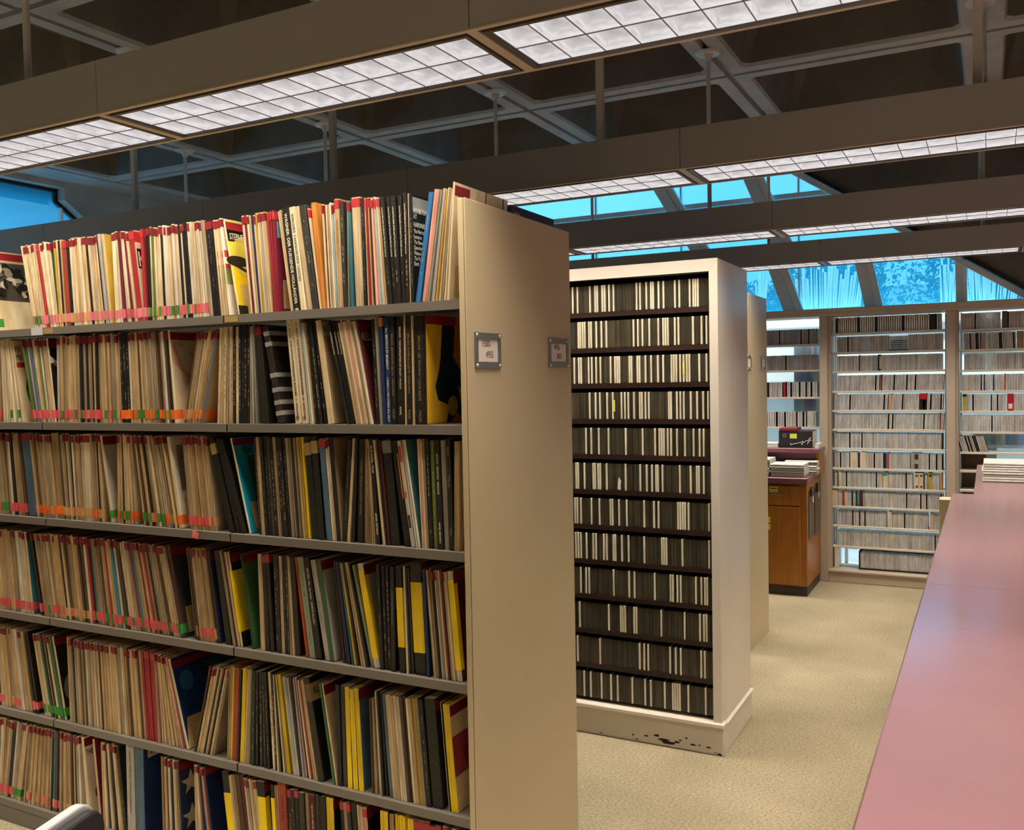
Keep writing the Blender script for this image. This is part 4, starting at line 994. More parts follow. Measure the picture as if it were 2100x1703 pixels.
# second shelf
sr(1, 45, 94, 72, 112, 13, 'cream ivory sand olive cream steelblue white', basec=['s', 't', 's'])
def a_N(o, t, h, d):
    patch(o, 'cover_print', [([(.0, h*.80), (.05, h*.62), (.05, h*.80), (.12, h*.80), (.12, h*.55), (.08, h*.55), (.03, h*.72), (0, h*.70)], t, 'e6e2d6')]); redl(o, t, h, d)
run(1, 95, 99, 113, 117, 1, 'ivory', 'sleeve with a black and white letter on its cover, left bay', cover='black', art=a_N, basec=['s'])
sr(1, 117, 245, 120, 252, 32, OLDP, basec=['s', 's', 't', 'g', 's'])
run(1, 246, 262, 253, 270, 3, 'black', '* spine in the middle of the left bay run', basec=['o'], dashes=True)
sr(1, 262, 343, 270, 358, 20, OLDP, basec=['o', 't', 'o', 'g', 'o'])
def a_S(o, t, h, d):
    patch(o, 'red_label', [(rect(0, .30, h-.032, h-.006), t, '96241f')]); patch(o, 'cover_print', [([(.0, h*.88), (.05, h*.85), (.12, h*.62), (.20, h*.44), (.16, h*.40), (.06, h*.5), (.0, h*.66)], t, 'dfa58c'), ([(.02, h*.84), (.055, h*.82), (.11, h*.64), (.17, h*.48), (.10, h*.5), (.04, h*.6)], t+.0003, 'e4d2b4')])
    art_text(o, t, 'S', .17, h*.66, .045, M_INK)
run(1, 344, 349, 359, 364, 1, 'ivory', 'pale cover with a pink swirl and the letter S, left bay', cover='cream', art=a_S, basec=['o'])
sr(1, 406, 444, 379, 414, 11, 'sand stone tan sand cream kraft brown', basec=['t', 'o'])
run(1, 445, 449, 415, 419, 1, 'steelblue', 'leaning tan cover with a bright orange tape at the joint, left bay', cover='kraft', top='d', art=lambda o, t, h, d: patch(o, 'orange_tape', [(rect(0, .2, .012, .045), t, 'e2702a')]))
# third shelf
sr(2, 12, 40, 24, 58, 7, OLDP, basec=['s', 's', 't'])
run(2, 43, 59, 61, 77, 1, 'steelblue', 'broad steel blue spine, left bay', name='record_box', top='d')
sr(2, 60, 103, 78, 118, 11, OLDP, basec=['o', 't', 'o'])
run(2, 104, 120, 119, 134, 1, 'kraft', 'broad tan spine with an orange tape, left bay', name='record_box', basec=['o'])
sr(2, 121, 168, 135, 177, 13, OLDP, basec=['o', 'o', 't'])
run(2, 169, 182, 178, 191, 1, 'ivory', 'broad ivory spine with a tan tape, left bay', name='record_box', basec=['t'], top='d')
sr(2, 183, 204, 192, 214, 6, OLDP, basec=['o', 't'])
run(2, 205, 211, 229, 234, 1, 'ivory', 'sleeve with a pale grey cover and pocket, left bay', cover='lightgrey', art=redl, pocket=True, basec=['g'])
sr(2, 241, 270, 244, 282, 7, OLDP, basec=['o', 'o', 'g']); sr(2, 274, 335, 296, 366, 15, OLDP, basec=['o', 't', 'g', 'o'])
def a_zig(o, t, h, d):
    patch(o, 'cover_print', [(rect(.02, .10, h*.40, h*.90), t, '8c8478')]+[([(.03, h*(.45+.1*q)), (.06, h*(.49+.1*q)), (.09, h*(.46+.1*q)), (.06, h*(.475+.1*q))], t+.0003, '1d1a18') for q in range(4)])
run(2, 343, 350, 370, 377, 1, 'ivory', 'sleeve with grey zigzag marks on its cover, left bay', cover='white', art=a_zig, pocket=True, basec=['o'])
sr(2, 374, 396, 391, 415, 5, 'kraft tan sand stone', basec=['s', 'o']); sr(2, 397, 424, 416, 444, 7, OLDP, basec=['s', 't'])
tag(link('paper_slip', MB().box(-.014, .014, -.001, 0, -.010, .012, lin('ee6f78')).mesh('paper_slip', M_TAPE), None, (x_at(402, 1.195, 2.148), 2.146, 1.193), (0, .25, 0)), 'loose pink paper slip hanging over the edge of the third shelf', 'paper slip')
# fourth shelf
sr(3, -30, 50, -20, 66, 14, OLDP, basec=['s', 's', 't'])
run(3, 51, 55, 67, 71, 1, 'cream', 'sleeve with a deep blue cover, left bay', cover='teal', basec=['s'], art=redl)
sr(3, 62, 175, 86, 192, 25, OLDP, basec=['t', 's', 's', '-', 't', 'g']); sr(3, 176, 338, 193, 374, 38, OLDP+' red teal', basec=['s', 's', 's', 'g'])
run(3, 345, 350, 375, 380, 1, 'maroon', 'sleeve with a dark slate cover, left bay', cover='charcoal', basec=['g'], art=redl, pocket=True)
sr(3, 381, 424, 400, 448, 11, OLDP, basec=['s', 't', '-'])
run(3, 425, 430, 449, 454, 1, 'dkbrown', 'sleeve with a dark blue-brown cover beside the bay joint, left bay', cover='navy', pocket=True, art=redl)
# fifth shelf
sr(4, -40, 46, -34, 68, 15, OLDP, basec=['s', 't', '-'])
run(4, 50, 58, 72, 84, 2, 'black', '* sleeve left of the first dark cover in the left bay', basec=['s'])
sr(4, 68, 104, 95, 132, 10, 'black2 ivory green cream navy black sand', basec=['t', 'g', 's'])
run(4, 105, 109, 133, 138, 1, 'ivory', 'sleeve with a black cover and grey photograph, left bay', cover='black', basec=['g'], art=lambda o, t, h, d: (redl(o, t, h, d), patch(o, 'cover_print', [(ell(.06, h*.35, .05, .06), t, '7d7a72')])))
sr(4, 136, 288, 144, 301, 38, OLDP, basec=['-'])
run(4, 289, 317, 302, 326, 5, 'red', '* spine in the red group, left bay', top='r')
sr(4, 318, 343, 327, 380, 9, 'cream sand stone pink sand', basec=['-'])
def a_script(o, t, h, d):
    patch(o, 'red_label', [(rect(0, .31, h-.034, h-.010), t, '7a1e22')])
    patch(o, 'library_pocket', [([(.0, 0), (.312, 0), (.312, h*.33), (.02, h*.33)], t, 'c7a873')])
    patch(o, 'cover_print', [(rect(.13+.012*(q % 2), .28-.02*(q % 3), h*(.66+.035*q), h*(.66+.035*q)+.0035), t, '6d86a4') for q in range(6)]+[(ell(.05, h*.72, .03, .035), t, '2d5a88')])
run(4, 344, 349, 384, 389, 1, 'ivory', 'album with a large deep blue cover and a tan pocket, left bay', cover='dkblue', art=a_script)
sr(4, 434, 473, 400, 440, 13, 'cream stone brown sand cream black2 sand', basec=['-'])
# bottom shelf
sr(5, -40, 62, -40, 44, 20, OLDP, basec=['s', 's', 'g']); sr(5, 63, 165, 50, 172, 26, OLDP+' teal', basec=['s', 't', 's', 't', '-'])
def a_the(o, t, h, d):
    redl(o, t, h, d); art_text(o, t, 'THE', .004, h*.78, .03, M_INK, .55); patch(o, 'cover_print', [(ell(.05, h*.32, .02, .03), t, '7c2330')])
run(5, 169, 175, 183, 189, 1, 'ivory', 'pale album with THE and a rose sketch on its cover, left bay', cover='ivory', art=a_the)
run(5, 189, 193, 205, 209, 1, 'cream', 'sleeve with a plum cover right of the pale rose album, left bay', cover='plum')
sr(5, 208, 236, 214, 255, 7, 'ivory sand cream black2', basec=['-'])
run(5, 237, 244, 256, 262, 1, 'black', 'black sleeve left of the grey and blue boxes, left bay', dashes=True, cover='black2')
run(5, 261, 277, 265, 281, 1, 'lightgrey', 'broad pale grey box with small spine lettering, left bay', name='record_box', h=.335, text=[('SCHUBERT LIEDER VOL. 2 DIETRICH FISCHER-DIESKAU', .03, .0092, M_INK)])
run(5, 279, 296, 283, 301, 1, 'steelblue', 'thick blue box with a handwritten label, left bay', name='record_box', h=.335, cover='dkblue',
    art=lambda o, t, h, d: (patch(o, 'cream_label', [(rect(.02, .20, h-.05, h-.01), t, 'c9c2b0')]), art_text(o, t, '4418-2', .03, h-.042, .026, M_INK)))
sr(5, 331, 364, 336, 372, 9, OLDP, basec=['-'])
def a_stars(o, t, h, d):
    star = lambda cy, cz, r: [(cy+(r if q % 2 == 0 else r*.42)*math.sin(q*math.pi/5), cz+(r if q % 2 == 0 else r*.42)*math.cos(q*math.pi/5)) for q in range(10)]
    redl(o, t, h, d); patch(o, 'cover_print', [(star(.05, h*.72, .045), t, 'b9ad92'), (star(.05, h*.34, .045), t, 'b9ad92')])
run(5, 365, 369, 374, 378, 1, 'charcoal', 'sleeve with a blue cover of pale stars, left bay', cover='navy', art=a_stars)
sr(5, 397, 420, 402, 446, 7, 'cream pink sand navy cream', basec=['-'])
# the bay beyond
def a_photo(o, t, h, d):
    R = random.Random(5)
    pl = [(rect(.0, .31, h*.38, h*.86), t, '4a4640')]+[(ell(R.uniform(.03, .28), h*R.uniform(.44, .80), R.uniform(.006, .024), R.uniform(.005, .022), 9), t+.0003, R.choice(['a49c88', 'c2b99f', '1a1715', '8a8372'])) for q in range(60)]
    patch(o, 'cover_print', pl); patch(o, 'library_pocket', [(rect(.06, .30, .012, h*.36), t, 'd8c9a2')]); patch(o, 'red_label', [(rect(.02, .15, h-.034, h-.006), t, 'a3262a')])
run(0, -32, -27, -8, -3, 1, 'ivory', 'album with a grey crowd photograph cover at the far left end', cover='cream', art=a_photo, basec=['g'])
def a_disc(o, t, h, d):
    art_text(o, t, 'HEI', .003, h*.87, .032, M_INK, .5); art_text(o, t, 'MU', .003, h*.76, .032, M_INK, .5)
    patch(o, 'cover_print', [(rect(.003, .045, h*.67, h*.73), t, 'b3302a'), (ell(.11, h*.40, .08, .11), t, '151311'), (ell(.11, h*.40, .08, .11, 14, math.pi, 2*math.pi), t+.0004, '2b5a24')])
run(1, 25, 28, 46, 49, 1, 'cream', 'cream album with a black and green disc cover at far left', cover='cream', art=a_disc)
sr(1, 2, 24, 10, 45, 7, 'cream ivory', top=None, basec=['-', '-', 'g']); sr(1, -70, -2, -60, 4, 12, OLDP, basec=['s'])
sr(2, -80, 4, -70, 20, 14, OLDP, basec=['s', 'g']); sr(3, -90, -34, -84, -24, 9, OLDP, basec=['s']); sr(4, -110, -44, -104, -38, 11, OLDP); sr(5, -110, -44, -106, -44, 11, OLDP, basec=['s'])
me = stuffmb.mesh('packed_record_sleeves', M_CARD)
o = link('packed_record_sleeves', me); tag(o, 'tightly packed thin worn record sleeves with red top tapes filling the left bays', 'records', kind='stuff')
# book ends
for (row, px, y0, y1, h, mt, lab) in ((2, 467, 2.20, 2.33, .12, M_PLASTICW, 'small grey book end at the bay joint of the third shelf'), (4, 459, 2.28, 2.42, .20, M_DARK, 'dark sheet metal book end at the bay joint of the fifth shelf')):
    x = x_at(px, ZB[row]+.02, 2.25); z = ZB[row]+.0005
    t = thing('book_end', (x, (y0+y1)/2, z), lab, 'book end')
    r = .03
    pts = [(y0, z), (y1, z)]+[(y1-r+r*math.cos(q*math.pi/10), z+h-r+r*math.sin(q*math.pi/10)) for q in range(6)]+[(y0+r-r*math.sin(q*math.pi/10), z+h-r+r*math.cos(q*math.pi/10)) for q in range(6)]
    obj('plate', MB().prism(pts, 'x', x, x+.0015), mt, t, (x, (y0+y1)/2, z))
    obj('foot', MB().box(x-.010, x-.0001, y0+.01, y1-.01, z, z+.001), mt, t, (x, (y0+y1)/2, z))

# ================================================================== WHITE DISC BOOKCASE
BX, BY, BYB, BH = -1.040, 3.922, 4.470, 2.197
BXL = -2.75
base = (BX, BY, 0)
bk = thing('disc_bookcase', base, 'white painted bookcase packed with compact discs, standing on a chipped white plinth', 'bookcase')
IX, IZ = BX-.038, 2.142
obj('side_panel', MB().bbox(BX-.02, BX, BY+.004, BYB, .14, BH, .002), M_WHITEPAINT, bk, base)
obj('side_panel', MB().bbox(BXL, BXL+.02, BY+.004, BYB, .14, BH, .002), M_WHITEPAINT, bk, base)
obj('top_panel', MB().bbox(BXL+.0205, BX-.0205, BY+.02, BYB, BH-.03, BH-.001, .002), M_WHITEPAINT, bk, base)
m = MB(); m.prism([(BX-.0005, .152), (BX-.0005, BH), (IX, IZ), (IX, .152)], 'y', BY, BY+.018); obj('face_stile', m, M_WHITEPAINT, bk, base)
m = MB(); m.prism([(BX-.001, BH), (BXL, BH), (BXL+.038, IZ), (IX-.0005, IZ)], 'y', BY, BY+.018); obj('face_rail', m, M_WHITEPAINT, bk, base)
m = MB(); m.prism([(BXL, .152), (BXL, BH-.001), (BXL+.0375, IZ), (BXL+.0375, .152)], 'y', BY, BY+.018); obj('face_stile', m, M_WHITEPAINT, bk, base)
obj('inner_side', MB().box(IX, BX-.0205, BY+.0185, BYB-.01, .152, BH-.031), M_BROWN, bk, base)
obj('back_panel', MB().box(BXL+.02, IX-.0005, BY+.27, BY+.285, .152, BH-.031), M_BROWN, bk, base)
obj('plinth', MB().bbox(BXL, BX+.004, BY+.010, BYB+.004, 0, .128, .003), M_WHITEPAINT, bk, base)
m = MB(); m.bbox(BXL-.002, BX+.012, BY-.012, BY+.05, .1285, .1515, .005); m.bbox(BX-.03, BX+.0125, BY+.05, BYB+.012, .1285, .140, .004)
obj('ledge_moulding', m, M_WHITEPAINT, bk, base)
obj('bottom_board', MB().box(BXL+.021, IX, BY+.051, BYB-.01, .129, .151), M_WHITEPAINT, bk, base)
R = random.Random(21)
chips = [(-1.62, .012, .010, .003), (-1.46, .03, .006, .005), (-1.44, .012, .010, .003), (-1.395, .035, .012, .005), (-1.345, .045, .018, .006), (-1.315, .03, .03, .009), (-1.29, .02, .045, .008), (-1.25, .03, .015, .006), (-1.205, .055, .008, .005), (-1.235, .04, .01, .004), (-1.175, .03, .016, .005), (-1.145, .033, .007, .004), (-1.105, .03, .014, .004), (-1.055, .006, .012, .006), (-1.075, .012, .006, .002)]
for (x, z, w, h) in chips:
    pts = [(x+w*math.cos(a)*R.uniform(.6, 1.1), max(.001, z+h*math.sin(a)*R.uniform(.5, 1.1))) for a in [2*math.pi*q/9 for q in range(9)]]
    obj('paint_chip', MB().prism(pts, 'y', BY+.0092, BY+.011), M_CHIP, bk, base)
obj('paint_chip', MB().box(BX+.0035, BX+.0045, BY+.013, BY+.0145, .001, .06), M_CHIP, bk, base)
DZ = [1.992-.1657*k for k in range(12)]
for k in range(11):
    obj('shelf_board', MB().box(BXL+.0205, IX-.0003, BY+.02, BY+.2695, DZ[k]-.0225, DZ[k]-.0005), M_BROWN, bk, base)
WH = [(0, [118, 152, 238, 275, 290, 325, 342, 372, 403, 565, 588, 632, 665, 680, 718, 752, 832, 862, 935, 960, 975, 992]),
      (0, [158, 172, 188, 203, 232, 247, 283, 318, 353, 543, 573, 605, 653, 716, 750, 766, 783, 832, 857, 958, 1018, 1052]),
      (0, [130, 162, 177, 230, 252, 282, 312, 383, 414, 430, 444, 515, 529, 570, 585, 627, 666, 713, 750, 808, 825, 842, 868, 893, 915, 933, 1002, 1053]),
      (0, [237, 278, 309, 359, 399, 459, 483, 507, 546, 587, 602, 626, 650, 790, 805, 846, 870, 894, 943, 987, 1030, 1063]),
      (0, [211, 248, 300, 368, 489, 607, 694, 724, 740, 755, 782, 805, 847, 902, 962, 1004, 1033]),
      (0, [143, 157, 201, 262, 275, 297, 311, 356, 488, 590, 635, 672, 700, 712, 745, 866, 942, 985, 1000, 1034]),
      (1, [113, 127, 147, 208, 255, 318, 330, 368, 413, 515, 572, 598, 712, 726, 740, 753, 773, 893]),
      (1, [118, 132, 147, 180, 218, 235, 280, 297, 336, 347, 385, 424, 515, 618, 631, 644, 737, 893]),
      (1, [146, 177, 195, 337, 427, 458, 576, 668, 682, 708, 728, 816, 848, 869, 882]),
      (1, [140, 309, 379, 391, 404, 457, 470, 614, 750, 840, 863, 878]),
      (1, [128, 258, 488, 515, 538, 665, 698, 728, 847, 868]),
      (1, [166, 204, 267, 322, 360, 446, 520, 554, 634, 682, 695, 709, 722, 772, 873])]
CW_, CH, CD_ = .0088, .1245, .142
DY = BY+.024
def case_mesh(nm, t, col, edge, dep=.0):
    m = MB()
    m.box(0, t, .0008, CD_, 0, CH, lin('2b2a27'))
    m.box(t*.13, t*.87, 0, .0008, .003, CH-.003, lin(col))
    m.box(0, t*.12, -.0002, .0008, 0, CH, lin(edge)); m.box(t*.88, t, -.0002, .0008, 0, CH, lin(edge))
    return m
WM = MB(); WM.bbox(0, CW_-.0008, -.0015, CD_, 0, CH, .0012, lin('e3d9c0'))
wmesh = WM.mesh('disc_case', M_CASE)
darkmb = {}
def dark(t): return case_mesh('disc_case', t, '3b372d', '57503f')
dmesh = dark(.0060).mesh('disc_case', M_CASE)
discstuff = MB()
def add_stuff(mb, src, x, y, z, a=0):
    ca, sa = math.cos(a), math.sin(a); n = len(mb.v)
    for (px, py, pz) in src.v: mb.v.append((x+px*ca+pz*sa, y+py, z-px*sa+pz*ca))
    for f, c in zip(src.f, src.c): mb.face(tuple(n+i for i in f), c)
ORDN = ['top', 'second', 'third', 'fourth', 'fifth', 'sixth', 'seventh', 'eighth', 'ninth', 'tenth', 'eleventh', 'bottom']
ndisc = 0; darks = {}
for k, (zm, xs) in enumerate(WH):
    z = DZ[k]
    ws = sorted(x_at(1140+(x/3.406 if zm == 0 else x/2.839), z+.06, DY) for x in xs)
    X0, X1 = -1.93, IX-.002
    edges = []; last = X0
    for w in ws:
        a = max(last, w-CW_/2); edges.append((last, a, 'd')); edges.append((a, a+CW_, 'w')); last = a+CW_
    edges.append((last, X1, 'd'))
    rx = 0; wi = 0
    for (a, b, kind) in edges:
        if kind == 'w':
            if b > X1: continue
            o = link('disc_case', wmesh, None, (a+.0004, DY-.001-rnd.uniform(0, .002), z)); ndisc += 1
            wi += 1; tag(o, '%s white-spined disc from the left on the %s shelf of the white bookcase' % (nth(wi), ORDN[k]), 'disc', 'white-spined discs, %s shelf of the white bookcase' % ORDN[k])
        else:
            n = int((b-a)/.0065)
            if n <= 0: continue
            p = (b-a)/n
            for i in range(n):
                x = a+i*p; src = None
                if a > -1.30 and k < 4 and len(darks.get(k, [])) < 22:
                    o = link('disc_case', dmesh, None, (x+.0002, DY+rnd.uniform(0, .002), z)); ndisc += 1
                    darks.setdefault(k, []).append(o); tag(o, 'dark-spined disc', 'disc', 'dark-spined discs at the right end, %s shelf' % ORDN[k])
                else:
                    c = rnd.choice(['3b372d', '35322a', '423d31', '2f2c26', '4a4436'])
                    add_stuff(discstuff, case_mesh('c', .0060, c, rnd.choice(['57503f', '6a6350', '4a4436', '7d745c'])), x+.0002, DY+rnd.uniform(0, .002), z)
for k, l in darks.items():
    for q, o in enumerate(reversed(l)): o['label'] = '%s dark-spined disc from the right end of the %s shelf, white bookcase' % (nth(q+1), ORDN[k])
o = link('packed_compact_discs', discstuff.mesh('packed_compact_discs', M_CASE)); tag(o, 'tightly packed dark-spined compact discs filling the shelves of the white bookcase', 'discs', kind='stuff')
for (px, py, k, lab) in ((1402.5, 742, 2, 'yellow paper flag sticking out of the third shelf of the white bookcase'), (1260.5, 818, 3, 'yellow paper flag sticking out of the fourth shelf of the white bookcase')):
    x = x_at(px, DZ[k]+.05, DY); tag(obj('paper_flag', MB().box(x-.004, x+.004, DY-.006, DY-.005, DZ[k]+.035, DZ[k]+.088), M_NOTE, None, (x, DY-.005, DZ[k]+.03)), lab, 'paper flag')
x = x_at(1271, DZ[5]+.04, DY)
m = MB(); m.prism([(x-.009, DZ[5]+.006), (x+.006, DZ[5]+.003), (x+.006, DZ[5]+.028), (x+.009, DZ[5]+.045), (x-.003, DZ[5]+.062), (x-.007, DZ[5]+.04)], 'y', DY-.0055, DY-.0035)
tag(obj('torn_label', m, M_CARDW, None, (x, DY, DZ[5])), 'torn white label on a disc of the sixth shelf of the white bookcase', 'label')

# ================================================================== FAR STEEL SHELVING
FX, FY0, FY1 = -1.285, 5.47, 6.055
base = (FX, FY0, 0)
fu = thing('steel_shelving', base, 'putty steel shelving with a plain end panel, just behind the white bookcase', 'shelving')
obj('end_panel', MB().bbox(FX-.02, FX, FY0, FY1, 0, 2.186, .002), M_STEEL, fu, base)
for x in (-2.2, -3.1): obj('upright', MB().box(x-.012, x+.012, 5.75, 5.78, 0, 2.15), M_SHELF, fu, base)
obj('shade_backing', MB().box(-3.1, FX-.021, 5.76, 5.765, .05, 2.0), M_DARK, fu, base)
for z in ZB:
    for a, b in ((-2.2, FX-.0205), (-3.1, -2.2)):
        obj('shelf_board', MB().box(a+.003, b-.003, FY0+.004, 5.752, z-.025, z), M_SHELF, fu, base)
        obj('shelf_board', MB().box(a+.003, b-.003, 5.772, FY1-.004, z-.025, z), M_SHELF, fu, base)
label_holder(fu, base, FX, 5.485, 5.60, 1.717, 1.81, [], 3)
label_holder(fu, base, FX, 5.875, 6.005, 1.72, 1.81, [], 4)
# ================================================================== OAK CABINET WITH PLUM COUNTER
CX1, CY0, CY1 = -1.2145, 7.084, 7.686
base = (CX1, CY0, 0)
cab = thing('oak_cabinet', base, 'oak cabinet with a drawer and door under a plum laminate top, against the back window', 'cabinet')
CXL = -2.35
obj('carcass', MB().bbox(CXL, CX1, CY0+.002, CY1, .075, .86, .002), M_OAK, cab, base)
obj('plinth', MB().box(CXL, CX1-.004, CY0+.012, CY1-.002, 0, .0748), M_KICK, cab, base)
obj('countertop', MB().bbox(CXL, CX1+.008, CY0-.025, CY1-.002, .8602, .905, .004), M_PLUM, cab, base)
for a, b in ((-1.80, -1.262), (-2.34, -1.805)):
    d = obj('drawer', MB().bbox(a, b, CY0-.018, CY0+.0015, .692, .842, .003), M_OAK, cab, base)
    dm = MB(); hx = -1.42 if a > -1.9 else (a+b)/2
    dm.cyl((hx-.06, CY0-.045, .772), (hx+.06, CY0-.045, .772), .005, n=8); dm.cyl((hx-.058, CY0-.045, .772), (hx-.058, CY0-.018, .772), .005, n=8); dm.cyl((hx+.058, CY0-.045, .772), (hx+.058, CY0-.018, .772), .005, n=8)
    h = obj('handle', dm, M_METAL, cab, base); h.parent = d
    d2 = obj('door', MB().bbox(a, b, CY0-.018, CY0+.0015, .085, .684, .003), M_OAK, cab, base)
    if a > -1.9:
        s = obj('yellow_label', MB().box(-1.487, -1.425, CY0-.0192, CY0-.0182, .793, .832), M_NOTE, cab, base); s.parent = d; s['label'] = 'yellow label with dark lettering'
        im = MB(); im.box(-1.481, -1.431, CY0-.0198, CY0-.0193, .817, .826); im.box(-1.481, -1.431, CY0-.0198, CY0-.0193, .800, .803)
        i_ = obj('label_print', im, M_INK, cab, base); i_.parent = d
        for z0, z1 in ((.555, .60), (.50, .545)):
            s = obj('yellow_label', MB().box(-1.53, -1.484, CY0-.0192, CY0-.0182, z0, z1), M_NOTE, cab, base); s.parent = d2
# raised ledge at the back of the counter
base = (-1.55, 7.5, .905)
lg = thing('counter_ledge', base, 'raised plum ledge at the back of the oak cabinet carrying the black box', 'ledge')
obj('top_board', MB().bbox(-2.35, -1.165, 7.36, 7.655, 1.072, 1.108, .004), M_PLUM, lg, base)
obj('riser', MB().box(-2.35, -1.20, 7.44, 7.64, .9055, 1.0718), M_PLUM, lg, base)
obj('end_post', MB().box(-1.199, -1.175, 7.42, 7.64, .9055, 1.0718), M_OAK, lg, base)
# clipboards on the cabinet's side
for (px, lab) in (((1655, 1668, 1003, 1111), 'nearer brown clipboard hanging on the side of the oak cabinet'), ((1670.5, 1681, 994, 1098), 'farther brown clipboard hanging on the side of the oak cabinet')):
    a = on_x(px[0], px[3], CX1); b = on_x(px[1], px[2]+5, CX1); z0, z1 = a.z, .80
    y0, y1 = (7.15, 7.36) if 'nearer' in lab else (7.42, 7.63)
    base = (CX1+.001, (y0+y1)/2, (z0+z1)/2)
    t = thing('clipboard', base, lab, 'clipboard', 'clipboards on the cabinet side')
    obj('board', MB().bbox(CX1+.001, CX1+.006, y0, y1, z0, z1, .002), M_CLIP, t, base)
    m = MB(); ym = (y0+y1)/2; m.bbox(CX1+.0065, CX1+.02, ym-.05, ym+.05, z1-.05, z1+.012, .004); m.cyl((CX1+.012, ym-.045, z1+.016), (CX1+.012, ym+.045, z1+.016), .008, n=8)
    obj('clip', m, M_METAL, t, base)
    m = MB(); m.cyl((CX1+.012, ym+.02, z1-.02), (CX1+.03, ym-.07, z1-.09), .003, n=6); obj('pen', m, M_CARDW, t, base)
# bundles of folded paper on the counter
def bundle(nm, x0, x1, y0, y1, z, th, lab, cat, grp, folds=3, jig=.006, tone=None):
    base = ((x0+x1)/2, (y0+y1)/2, z)
    t = thing(nm, base, lab, cat, grp)
    for f in range(folds):
        a, b = z+th*f/folds+.0006, z+th*(f+1)/folds
        j = rnd.uniform(-jig, jig); k = rnd.uniform(-jig, jig)
        m = MB(); n = 7; e = (b-a)/2
        # a folded section: round along its front fold
        prof = [(y0+j+e-e*math.cos(q*math.pi/2/3) if False else y0+j+e*(1-math.sin(q*math.pi/6)), a+e-e*math.cos(q*math.pi/6)) for q in range(7)]
        prof = [(y0+j+e*(1-math.sin(math.pi*q/6)), a+e*(1-math.cos(math.pi*q/6))) for q in range(7)]
        prof += [(y1+k, b), (y1+k, a)]
        m.prism(prof, 'x', x0+j, x1+k)
        obj('folded_section', m, M_PAPER, t, base)
    return t
for i in range(3):
    bundle('paper_bundle', -1.485, -1.235, 7.09, 7.30, .9055+i*.034, .033, ['lowest', 'middle', 'topmost'][i]+' bundle of folded papers at the front of the oak cabinet top', 'paper bundle', 'paper bundles at the front of the oak cabinet', 2)
for i in range(3):
    bundle('paper_bundle', -1.42, -1.175 - .02*0, 7.325, 7.425, .9055+i*.036, .035, ['lowest', 'middle', 'topmost'][i]+' bundle of folded papers behind the front pile on the oak cabinet', 'paper bundle', 'paper bundles behind the front pile', 2)
for i in range(4):
    bundle('paper_bundle', -1.70, -1.495, 7.10, 7.33, .9055+i*.034, .033, ['lowest', 'second', 'third', 'topmost'][i]+' bundle of folded papers in the pile half hidden by the steel shelving', 'paper bundle', 'paper bundles in the left pile', 2)
# black archive box
bx0, bx1, by0, by1, bz = -1.482, -1.222, 7.40, 7.60, 1.1085
base = ((bx0+bx1)/2, 7.5, bz)
b = thing('storage_box', base, 'black box with white script, yellow note and dark red lid on the plum ledge', 'box')
obj('box_body', MB().bbox(bx0, bx1, by0, by1, bz, bz+.135, .002), M_PAD, b, base)
obj('side_label', MB().box(bx1+.0002, bx1+.0015, by0+.004, by1-.01, bz+.004, bz+.13), M_PAPER, b, base)
s = obj('red_lid', MB().bbox(bx0+.004, -1.342, by0-.003, by1, bz+.1352, bz+.158, .003), mat('red_cloth', '7a1d2c', .6, .08, 20), b, base)
obj('yellow_note', MB().box(-1.395, -1.342, by0-.0015, by0-.0003, bz+.075, bz+.112), M_NOTE, b, base)
obj('emblem_sticker', MB().box(-1.452, -1.422, by0-.0015, by0-.0003, bz+.083, bz+.113), M_HOLDER, b, base)
obj('emblem_mark', MB().prism(ell(-1.437, bz+.098, .007, .008, 8), 'y', by0-.0022, by0-.0016), MAT['red_cloth'], b, base)
pts = [(695, 660), (700, 715), (790, 685), (870, 670), (925, 660), (985, 625), (960, 715), (950, 690), (1045, 625), (1100, 615), (1150, 545), (1170, 555), (1110, 640), (1085, 700), (1140, 610), (1195, 610)]
m = MB(); pp = [on_y(1560+x/11.36, 850+y/11.36, by0-.001) for x, y in pts]
for p, q in zip(pp[:-1], pp[1:]): m.cyl((p.x, by0-.0012, p.z), (q.x, by0-.0012, q.z), .0021, n=5)
obj('white_script', m, M_CARDW, b, base)
for (x0, x1, lab) in ((-1.62, -1.485, 'pale blue-white paper tray left of the black box on the ledge'), (-1.205, -1.17, 'small pale paper tray right of the black box on the ledge')):
    t = thing('paper_tray', ((x0+x1)/2, 7.45, bz), lab, 'tray')
    obj('tray', MB().bbox(x0, x1, 7.38, 7.58, bz, bz+.012, .002), M_PLASTICW, t, ((x0+x1)/2, 7.45, bz)); obj('sheets', MB().box(x0+.003, x1-.003, 7.384, 7.575, bz+.0122, bz+.035), M_PAPER, t, ((x0+x1)/2, 7.45, bz))

# ================================================================== DISC SHELVES IN THE BACK WINDOW
SY = 7.79
midz = [2.002, 1.847, 1.692, 1.533, 1.378, 1.224, 1.070, .908, .752, .595, .436, .268]
def bay(nm, x0, x1, zs, lab):
    base = ((x0+x1)/2, SY, 0)
    t = thing(nm, base, lab, 'shelves')
    for z in zs: obj('shelf_board', MB().bbox(x0, x1, SY-.012, SY+.165, z, z+.0165, .0015), M_WSHELF, t, base)
    obj('standard', MB().box(x0+.002, x0+.012, SY+.15, SY+.164, .1005, 2.15), M_WSHELF, t, base); obj('standard', MB().box(x1-.012, x1-.002, SY+.15, SY+.164, .1005, 2.15), M_WSHELF, t, base)
    return t, base
mt_, mbase = bay('window_shelves', -1.128, -.291, midz, 'cream shelves crowded with pale discs across the middle back window')
obj('support_bracket', MB().bbox(-1.118, -1.085, SY-.01, SY+.12, .1005, .267, .002), M_WSHELF, mt_, mbase)
